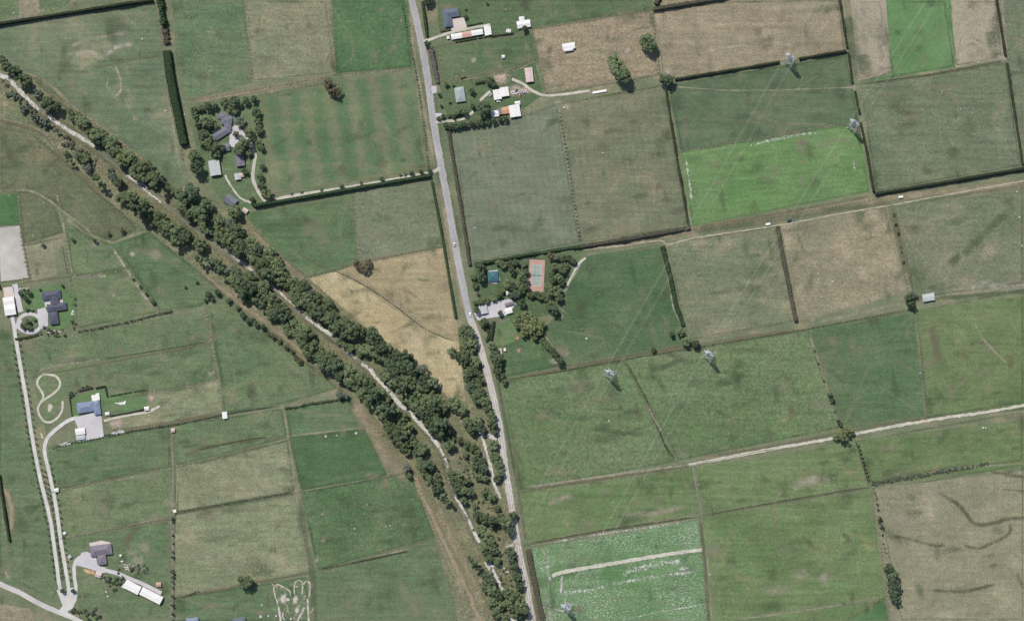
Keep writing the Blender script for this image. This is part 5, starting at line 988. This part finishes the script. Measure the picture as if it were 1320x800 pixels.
B('garage', 'white roofed garage at the yard entrance off the road', 'garage', 623.6, 399.2, 12, [(0,0,9,10)], 'palegrey', windows=False, pitch=.25)
B('cottage', 'white flat roofed cottage at the end of the paved yard', 'cottage', 656, 400.6, 15, [(0,0,8.4,6.4)], 'white', pitch=.15); B('hut', 'tiny white hut among the garden trees above the yard', 'hut', 654.6, 377.7, 10, [(0,0,3,4)], 'white', windows=False, wallh=2)
B('shed', 'reddish lean roof shed beside the paved yard', 'shed', 657, 391.8, 15, [(0,0,11,3.4)], 'mauve', windows=False, wallh=2.2, pitch=.2)
B('house', 'slate roofed house with many wings beside the loop drive', 'house', 70, 390, 8, [(-1.5,9.6,23,10), (1.5,2,10,16), (3.2,-6.6,24,9), (-2.6,-20,10.6,15)], 'slate', 'brick', gable=False); poly('paved_yard', [(57,387.5),(65,386),(66,394.5),(58.5,396)], M['concrete'], ROADZ+.04, .1, False); poly('paved_yard', [(75.5,384),(80.5,383.5),(81.5,390),(77,391.5)], M['pinkconc'], ROADZ+.04, .1, False)
B('barn', 'long bright white shed below the sandy arena', 'barn', 13.4, 394, 8, [(0,5.4,13.4,10), (.2,-5.8,13.4,12.4)], 'white', 'tinwall', windows=False, pitch=.15, wallh=3.6)
B('house', 'blue roofed L shaped house above a large concrete yard', 'house', 116, 524.5, 8, [(-4.6,.4,21.5,12.5), (9.6,-2.4,7.6,17)], 'blue', gable=False); B('sunroom', 'white roofed annex standing behind the blue roofed house', 'annex', 124, 512.6, 8, [(-2,0,5,7), (3,1,3.6,8)], 'white', wallh=2.2, pitch=.1)
B('garage', 'white roofed garage on the lower edge of the concrete yard', 'garage', 104.3, 555.8, 8, [(0,0,11.6,7.4)], 'white', 'tinwall', windows=False, pitch=.15); B('shed', 'low pale lean shed below the yard garage', 'shed', 104.6, 563.6, 8, [(0,0,10.4,4.6)], 'palegrey', 'tinwall', windows=False, pitch=.1, wallh=2)
B('hut', 'small white hut at the end of the narrow lawn', 'hut', 190, 526.4, 8, [(0,0,5.4,4)], 'white', windows=False, wallh=2.4); B('hut', 'small white hut at the house end of the narrow lawn', 'hut', 139, 533, 8, [(0,0,4.6,3)], 'white', windows=False, wallh=2)
B('hut', 'white hut on the fence beyond the pale paddock', 'hut', 290.4, 535, 6, [(0,0,5.4,8)], 'white', 'tinwall', windows=False, wallh=2.4, pitch=.15); B('hut', 'small pinkish hut on the drain row fence', 'hut', 223.6, 554.3, 6, [(0,0,4,4)], 'pink', 'tinwall', windows=False, wallh=2.2)
B('hut', 'little white hut beside the curving drive, upper', 'hut', 74, 631.3, 8, [(0,0,4,4)], 'white', 'tinwall', windows=False, wallh=2.2); B('hut', 'little white hut tilted beside the mauve house yard', 'hut', 90.7, 717, 40, [(0,0,3.4,3.4)], 'palegrey', 'tinwall', windows=False, wallh=2.2); B('hut', 'little white hut at the fence corner post', 'hut', 226, 658.6, 8, [(0,0,3,3)], 'white', 'tinwall', windows=False, wallh=2)
B('house', 'mauve grey roofed house with white patio above the yard', 'house', 131, 708.5, 8, [(0,0,27,13), (-.4,-12.6,10,12)], 'mauve', gable=False); poly('paved_yard', [(115,699.5),(131,696),(142,698.5),(143.5,702),(117,707)], M['pinkconc'], ROADZ+.04, .1, False); poly('paved_yard', [(116.5,706),(120,718),(124,719),(125,714)], M['concrete'], ROADZ+.1, .1, False)
B('barn', 'long bright white shed set askew beyond the mauve house, uphill half', 'barn', 171.6, 756.1, -27, [(0,0,20.5,10.5)], 'white', 'tinwall', windows=False, pitch=.08, wallh=4); B('barn', 'longer bright white shed set askew beside the fence line', 'barn', 196.2, 767.2, -27, [(0,0,28.5,9.8)], 'white', 'tinwall', windows=False, pitch=.08, wallh=4); poly('paved_yard', [(156,756),(160,751),(178,762),(180,767)], M['concrete'], ROADZ+.1, .1, False)
B('shed', 'small timber roofed shed beside the timber stack', 'shed', 127.6, 740, -22, [(0,0,6.6,6.4)], 'pink', 'tinwall', windows=False, wallh=2.3); B('hut', 'small red roofed hut beside the long white shed', 'hut', 205.2, 752.7, 0, [(0,0,5.4,4.6)], 'red', 'tinwall', windows=False, wallh=2.2)
B('house', 'blue roofed house on the southern edge beside the paddock track', 'house', 249, 803, 5, [(0,0,15,14)], 'blue', gable=False); B('house', 'blue grey roofed house on the southern edge nearest the bike track', 'house', 309, 802, 5, [(0,0,16,12)], 'bluegrey', gable=False)
B('shed', 'white shed on the lower bank of the bright lawn', 'shed', 644.6, 454, 10, [(0,0,5,9)], 'pink', windows=False, wallh=2.2); B('hut', 'tiny white hut on the bright lawn', 'hut', 651, 450.5, 5, [(0,0,2,3)], 'white', windows=False, wallh=1.8); B('hut', 'white hut in the small green paddock', 'hut', 649, 73.5, 5, [(0,0,3,3)], 'white', windows=False, wallh=2)
# ------------------------------------------------------------------ tennis court
def slab(parent, name, cx, cy, sx, sy, z, mat, t=.02):
    bm = bmesh.new(); bm_box(bm, cx-sx/2, cx+sx/2, cy-sy/2, cy+sy/2, z-t, z); return link(name, bm_mesh(name, bm, [mat]), parent)
tc = tag(empty('tennis_court', W(691.6, 355.3, .36), math.radians(-3)), 'terracotta tennis court with a green playing surface in the garden', 'tennis court')
M['court_red'] = bare_mat('court_red', (182, 146, 134), (194, 158, 146), .1, .05); M['court_green'] = bare_mat('court_green', (146, 158, 148), (158, 170, 160), .1, .05)
slab(tc, 'surround', 0, 0, 17.6, 36.0, 0, M['court_red'], .4); ps_ = slab(tc, 'playing_surface', 0, .5, 10.97, 23.77, .03, M['court_green'])
for cx, cy, sx, sy in ((-5.4,.5,.16,23.77),(5.4,.5,.16,23.77),(-4.1,.5,.12,23.7),(4.1,.5,.12,23.7),(0,12.3,10.8,.18),(0,-11.3,10.8,.18),(0,6.9,8.1,.12),(0,-5.9,8.1,.12),(0,.5,.12,12.8)): slab(ps_, 'line', cx, cy, sx, sy, .05+(.005 if sx > sy else 0), M['trim'], .012)
bm = bmesh.new(); bm_box(bm, -5.9, 5.9, .48, .52, .1, 1.0); link('net', bm_mesh('net', bm, [M['tyre']]), tc)
for s in (-1, 1): bm = bmesh.new(); bm_cyl(bm, s*6, .5, 0, 1.1, .08); link('net_post', bm_mesh('net_post', bm, [M['steel']]), tc)
# ------------------------------------------------------------------ pylons and cables
def pylon(x, y, line_dir, label):
    root = tag(empty('pylon', W(x, y, .1), line_dir), label, 'pylon', 'pylons of the two power lines')
    H = 36.0; prof = ((0, 4.6), (9, 3.5), (18, 2.3), (26, 1.4), (32, 1.1), (36, .35)); corners = ((-1, -1), (1, -1), (1, 1), (-1, 1))
    bm = bmesh.new()
    for cx, cy in corners:
        bm2 = bmesh.new()
        for (z0, r0), (z1, r1) in zip(prof[:-1], prof[1:]): bm_beam(bm2, (cx*r0, cy*r0, z0), (cx*r1, cy*r1, z1), .36)
        bm_box(bm2, cx*4.6-.5, cx*4.6+.5, cy*4.6-.5, cy*4.6+.5, -.1, .4); link('leg', bm_mesh('leg', bm2, [M['steel']]), root)
    for (z0, r0), (z1, r1) in zip(prof[:-1], prof[1:]):
        for (ax, ay), (bx, by) in zip(corners, corners[1:]+corners[:1]):
            bm_beam(bm, (ax*r0, ay*r0, z0), (bx*r1, by*r1, z1), .2); bm_beam(bm, (bx*r0, by*r0, z0), (ax*r1, ay*r1, z1), .2); bm_beam(bm, (ax*r1, ay*r1, z1), (bx*r1, by*r1, z1), .2)
    link('bracing', bm_mesh('bracing', bm, [M['steel']]), root)
    for z, a in ((22, 5.2), (27, 6.2), (32, 4.6)):
        bm = bmesh.new()
        for s in (-1, 1):
            for e in (-1, 1): bm_beam(bm, (e*1.3, s*1.0, z), (0, s*a, z+.6), .28); bm_beam(bm, (e*1.1, s*1.0, z+2), (0, s*a, z+.6), .22)
            bm_beam(bm, (0, s*1.0, z+1), (0, s*a, z+.6), .24)
        arm = link('crossarm', bm_mesh('crossarm', bm, [M['steel']]), root)
        for s in (-1, 1):
            bm = bmesh.new()
            for q in range(5): bm_cyl(bm, 0, s*a, z-.1-q*.4, z+.2-q*.4, .14, .2, 6)
            link('insulator', bm_mesh('insulator', bm, [M['trim']]), arm)
    return root
L1 = [(1249,-325), (1018,79), (787,482), (556,885)]; L2 = [(1286,-131), (1100,163), (914,458), (731,781), (548,1080)]
d1 = math.atan2(-(482-79), 787-1018); d2 = math.atan2(-(458-163), 914-1100)
PL = {(1018,79): 'lattice steel pylon astride the dark hedge under the tan paddock', (787,482): 'lattice steel pylon just below the deep green paddock drain', (1100,163): 'lattice steel pylon at the corner of the bright green crop', (914,458): 'lattice steel pylon below the trees at the broad hedge', (731,781): 'lattice steel pylon in the speckled crop'}
for L, d in ((L1, d1), (L2, d2)):
    for p in L: pylon(p[0], p[1], d, PL.get(p, 'lattice steel pylon out in the farther paddocks'))
    nx, ny = -math.sin(d), math.cos(d)
    for (p, q) in zip(L[:-1], L[1:]):
        for z, a in ((20.4, 5.2), (25.4, 6.2), (30.4, 4.6)):
            for s in (-1, 1):
                bm = bmesh.new(); A = W(*p)+Vector((nx*a*s, ny*a*s, z)); Bq = W(*q)+Vector((nx*a*s, ny*a*s, z)); pv = None
                for i in range(17):
                    t = i/16; c = A.lerp(Bq, t); c.z -= 9*4*t*(1-t)*.8
                    if pv is not None: bm_beam(bm, pv, c, .055)
                    pv = c
                tag(link('power_cable', bm_mesh('power_cable', bm, [M['cable']])), 'thin pale power cable strung between lattice pylons', 'cable', 'cables of the power lines')
# ------------------------------------------------------------------ vehicles and small things
CARP = {}
def car(x, y, ang, paint, label, truck=False):
    root = tag(empty('car', W(x, y, .4), math.radians(ang)), label, 'car'); L, Wd = (4.6, 1.85) if not truck else (5.6, 2.0)
    def prof(name, pts, hw, mat, taper=0.0):
        bm = bmesh.new(); a = [bm.verts.new((px, -hw+(taper if pz > 1.0 else 0), pz)) for px, pz in pts]; b = [bm.verts.new((px, hw-(taper if pz > 1.0 else 0), pz)) for px, pz in pts]
        n = len(pts); bm.faces.new(a); bm.faces.new(b[::-1])
        for i in range(n): bm.faces.new((a[i], b[i], b[(i+1)%n], a[(i+1)%n]))
        return link(name, bm_mesh(name, bm, [mat]), root)
    prof('body', [(-L/2, .35), (-L/2, .85), (-L/2+.2, .95), (L/2-1.2, .98), (L/2-.1, .8), (L/2, .6), (L/2, .35)], Wd/2, paint)
    prof('window', [(-L/2+.3, .98), (-L/2+.8, 1.42), (L/2-2.2, 1.44), (L/2-1.4, .98)], Wd/2-.08, M['glass'], .16)
    prof('roof', [(-L/2+.75, 1.42), (-L/2+.85, 1.5), (L/2-2.3, 1.5), (L/2-2.2, 1.42)], Wd/2-.2, paint)
    for sx in (-1, 1):
        for sy in (-1, 1):
            bm = bmesh.new(); bm_cyl(bm, 0, 0, -.1, .1, .33, n=14); me = bm_mesh('wheel', bm, [M['tyre']]); me.transform(Matrix.Translation((sx*L*.31, sy*(Wd/2-.08), .33)) @ Matrix.Rotation(math.pi/2, 4, 'X')); link('wheel', me, root)
    for sy in (-1, 1):
        bm = bmesh.new(); bm_box(bm, L/2-.12, L/2+.02, sy*.62-.2, sy*.62+.2, .6, .75); link('headlight', bm_mesh('headlight', bm, [M['trim']]), root)
    return root
M['paint_white'] = plain_mat('white_paint', (236, 236, 234), .3, .03); M['paint_dark'] = plain_mat('dark_paint', (54, 58, 70), .3, .05); M['paint_silver'] = plain_mat('silver_paint', (176, 180, 186), .3, .04); M['paint_red'] = plain_mat('red_paint', (150, 70, 60), .3, .05)
car(586.2, 315.5, 100, M['paint_silver'], 'silver car on the sealed road beside the low green hedge'); car(606.3, 405.5, 105, M['paint_white'], 'white car on the road at the paved yard entrance')
car(43, 400.5, 40, M['paint_dark'], 'dark car on the loop drive by the slate roofed house'); car(642.5, 131, 5, M['paint_white'], 'white car below the joined white sheds'); car(666, 117, 60, M['paint_dark'], 'dark car in the junk yard by the joined sheds'); car(676, 119.5, 20, M['paint_silver'], 'silver car in the junk yard by the joined sheds'); car(672, 122, 80, M['paint_red'], 'red car in the junk yard by the joined sheds'); car(632.5, 123, 60, M['paint_silver'], 'silver car beside the joined white sheds')
for x, y, a, k, lb in ((773,118.5,10,'white','long white trailer in the lane under the tan paddock'),(990,289,10,'white','small white trailer at the top of the brown hedge'),(1017,284,10,'dark','small dark trailer on the lane above the dry paddock'),(1161,254,8,'white','pale trailer on the tan lane below the dark hedge'),(87,547+0,0,'white',None)):
    if lb is None: continue
    ln = 16 if x == 773 else 5.2; r_ = tag(empty('trailer', W(x, y, .2), math.radians(a)), lb, 'trailer')
    bm = bmesh.new(); bm_box(bm, -ln/2, ln/2, -1.2, 1.2, .8, 1.5 if ln > 6 else 2.2); link('tray', bm_mesh('tray', bm, [M['paint_'+k]]), r_)
    bm = bmesh.new(); bm_beam(bm, (ln/2, 0, .8), (ln/2+1.5, 0, .6), .2); link('drawbar', bm_mesh('drawbar', bm, [M['steel']]), r_)
    for sx in (-.5, .5):
        for sy in (-1, 1):
            bm = bmesh.new(); bm_cyl(bm, 0, 0, -.12, .12, .42, n=12); me = bm_mesh('wheel', bm, [M['tyre']]); me.transform(Matrix.Translation((sx*ln*.3, sy*1.1, .42)) @ Matrix.Rotation(math.pi/2, 4, 'X')); link('wheel', me, r_)
def tank_mesh(r, h):
    bm = bmesh.new(); bm_cyl(bm, 0, 0, -.1, h, r, r, 18, False); bm_cyl(bm, 0, 0, h, h+.35, r*1.02, r*.25, 18); return bm_mesh('water_tank', bm, [M['white_plastic']])
for x, y, r, lb in ((83.8,686.7,2,'round white water tank beside the curving house drive'),(156,715.5,1.6,'round white water tank behind the mauve roofed house'),(61,384.5,.9,'small white tank at the slate roofed house corner')): o = link('water_tank', tank_mesh(r*S, 2.2)); o.location = W(x, y, .1); tag(o, lb, 'tank')
bm = bmesh.new(); bm_cyl(bm, 0, 0, -.05, .62, .9, 1.0, 14, False)
a_ = [v for v in bm.verts]; bm_cyl(bm, 0, 0, .15, .5, .85, .85, 14); M['old_concrete'] = plain_mat('old_concrete', (196, 196, 186), .9); TR = bm_mesh('trough', bm, [M['old_concrete']])
def trough(x, y, r, place, group):
    o = link('stock_trough', TR); o.location = W(x, y, .2); o.scale = (r*.8, r*.8, 1); tag(o, 'small pale round stock trough '+place, 'trough', group)
for lst, place in ((((1051.5,338.5,1.2),(1054.5,352.5,1.2),(1054,365,1.1),(1073.7,362.5,1.5),(1059,382.5,1.2)), 'in the dry paddock between brown hedge and bushes'), (((1311,247,1.3),(1314,280,1.5),(1317,317,1.3)), 'near the edge of the grey green lane paddock'), (((756,436,1.8),), 'in the deep green paddock below the tennis court'), (((1214,118,1.0),(1266,131,.9),(1253,146,.9),(1238,141,.9)), 'in the wide grey green paddock'), (((785,542,1.4),), 'in the olive paddock below the pylon'), (((420,562,1.8),(434,561,1.2),(459,558,2.0)), 'in the deep green paddock by the rough bank'), (((457.5,681,1.2),(473,650,1.0),(498,678,1.1),(503,677,1.1)), 'in the paddock above the drain line'), (((183.5,50.5,1.4),), 'in the big western paddock'), (((238,148,1.2),(213.5,143,1.5)), 'beside the broad clipped hedge'), (((612,293.5,1.2),), 'in the mown paddock by the sealed road'), (((777,197,1.3),), 'in the mown paddock by the thin dark hedge'), (((18,17,1.2),), 'in the narrow plots above the long hedge'), (((727,138.5,1.8),), 'on the bare gateway by the dotted row'), (((1267,551,1.8),(1270.5,551,1.4)), 'below the eastern farm track'), (((915,740,1.2),), 'on the fence by the speckled crop'), (((1186,480.5,1.2),), 'on the line between the two eastern greens'), (((336,794,2.2),(346,793,1.6),(356,793,1.8),(337.5,779.5,1.4),(375,797,1.8)), 'among the motorbike tracks'), (((345.3-10.8,751.5,1),), 'near the head of the motorbike tracks'), (((126,742,1.5),(133,746,1.5),(137,762,1.5),(139,768,1.6)), 'in the rough garden below the mauve house')):
    for x, y, r in lst: trough(x, y, r, place, 'stock troughs '+place)
# timber stack, junk rows
def heap(name, label, cat, cx, cy, w_, h_, ang, n, mats, zmax=1.2, long=1.0):
    root = tag(empty(name, W(cx, cy, .25), math.radians(ang)), label, cat)
    for i in range(n):
        bm = bmesh.new(); sx = rnd.uniform(.7, 2.2)*long; sy = rnd.uniform(.5, 1.4); hz = rnd.uniform(.3, zmax)
        Mx = Matrix.Translation((rnd.uniform(-.5, .5)*w_*S, rnd.uniform(-.5, .5)*h_*S, 0)) @ Matrix.Rotation(rnd.gauss(0, .5), 4, 'Z')
        bm_box(bm, -sx, sx, -sy/2, sy/2, -.15, hz, Mx); link('scrap_piece' if cat != 'timber' else 'board', bm_mesh('piece', bm, [M[rnd.choice(mats)]]), root)
heap('timber_stack', 'long stack of orange cut timber beside the mauve house drive', 'timber', 115.5, 736, 17, 3.4, -20, 26, ['timber', 'timber', 'roof_orange'], .9, 1.3)
heap('scrap_pile', 'row of pale scrap in the junk yard by the joined sheds', 'scrap', 668, 118.5, 18, 5, 8, 40, ['roof_pink', 'white_plastic', 'roof_palegrey', 'roof_mauve'], 1.3)
heap('scrap_pile', 'heap of white scrap at the end of the patched shed yard', 'scrap', 655.5, 40.5, 4, 6, 60, 14, ['white_plastic', 'roof_white', 'roof_palegrey'], 1.1)
heap('scrap_pile', 'line of pale scrap on the drain below the concrete yard', 'scrap', 152, 557, 15, 3.2, 12, 26, ['white_plastic', 'roof_palegrey', 'post'], 1.0)
heap('scrap_pile', 'pale pieces lying in the enclosed garden by the mauve house', 'scrap', 164, 729, 18, 9, -25, 22, ['white_plastic', 'post', 'roof_pink'], .8)
heap('scrap_pile', 'pale pieces beside the drive below the concrete yard', 'scrap', 84, 572, 12, 3, 15, 12, ['white_plastic', 'post'], .8)
heap('scrap_pile', 'white pieces on the narrow lawn of the blue house', 'scrap', 157, 519, 14, 4, 10, 12, ['white_plastic'], .6)
heap('scrap_pile', 'white poles lying on the grass by the slate roofed house', 'scrap', 93.5, 403.5, 2, 6, 0, 5, ['white_plastic'], .6)
heap('scrap_pile', 'white pieces stacked along the head of the loop drive garden', 'scrap', 33, 372, 14, 1.5, 5, 9, ['white_plastic', 'post'], .6)
heap('scrap_pile', 'pale rubble along the garden wall of the slate roofed house', 'scrap', 72, 427, 22, 3, 5, 34, ['roof_pink', 'post', 'white_plastic'], .8, .6)
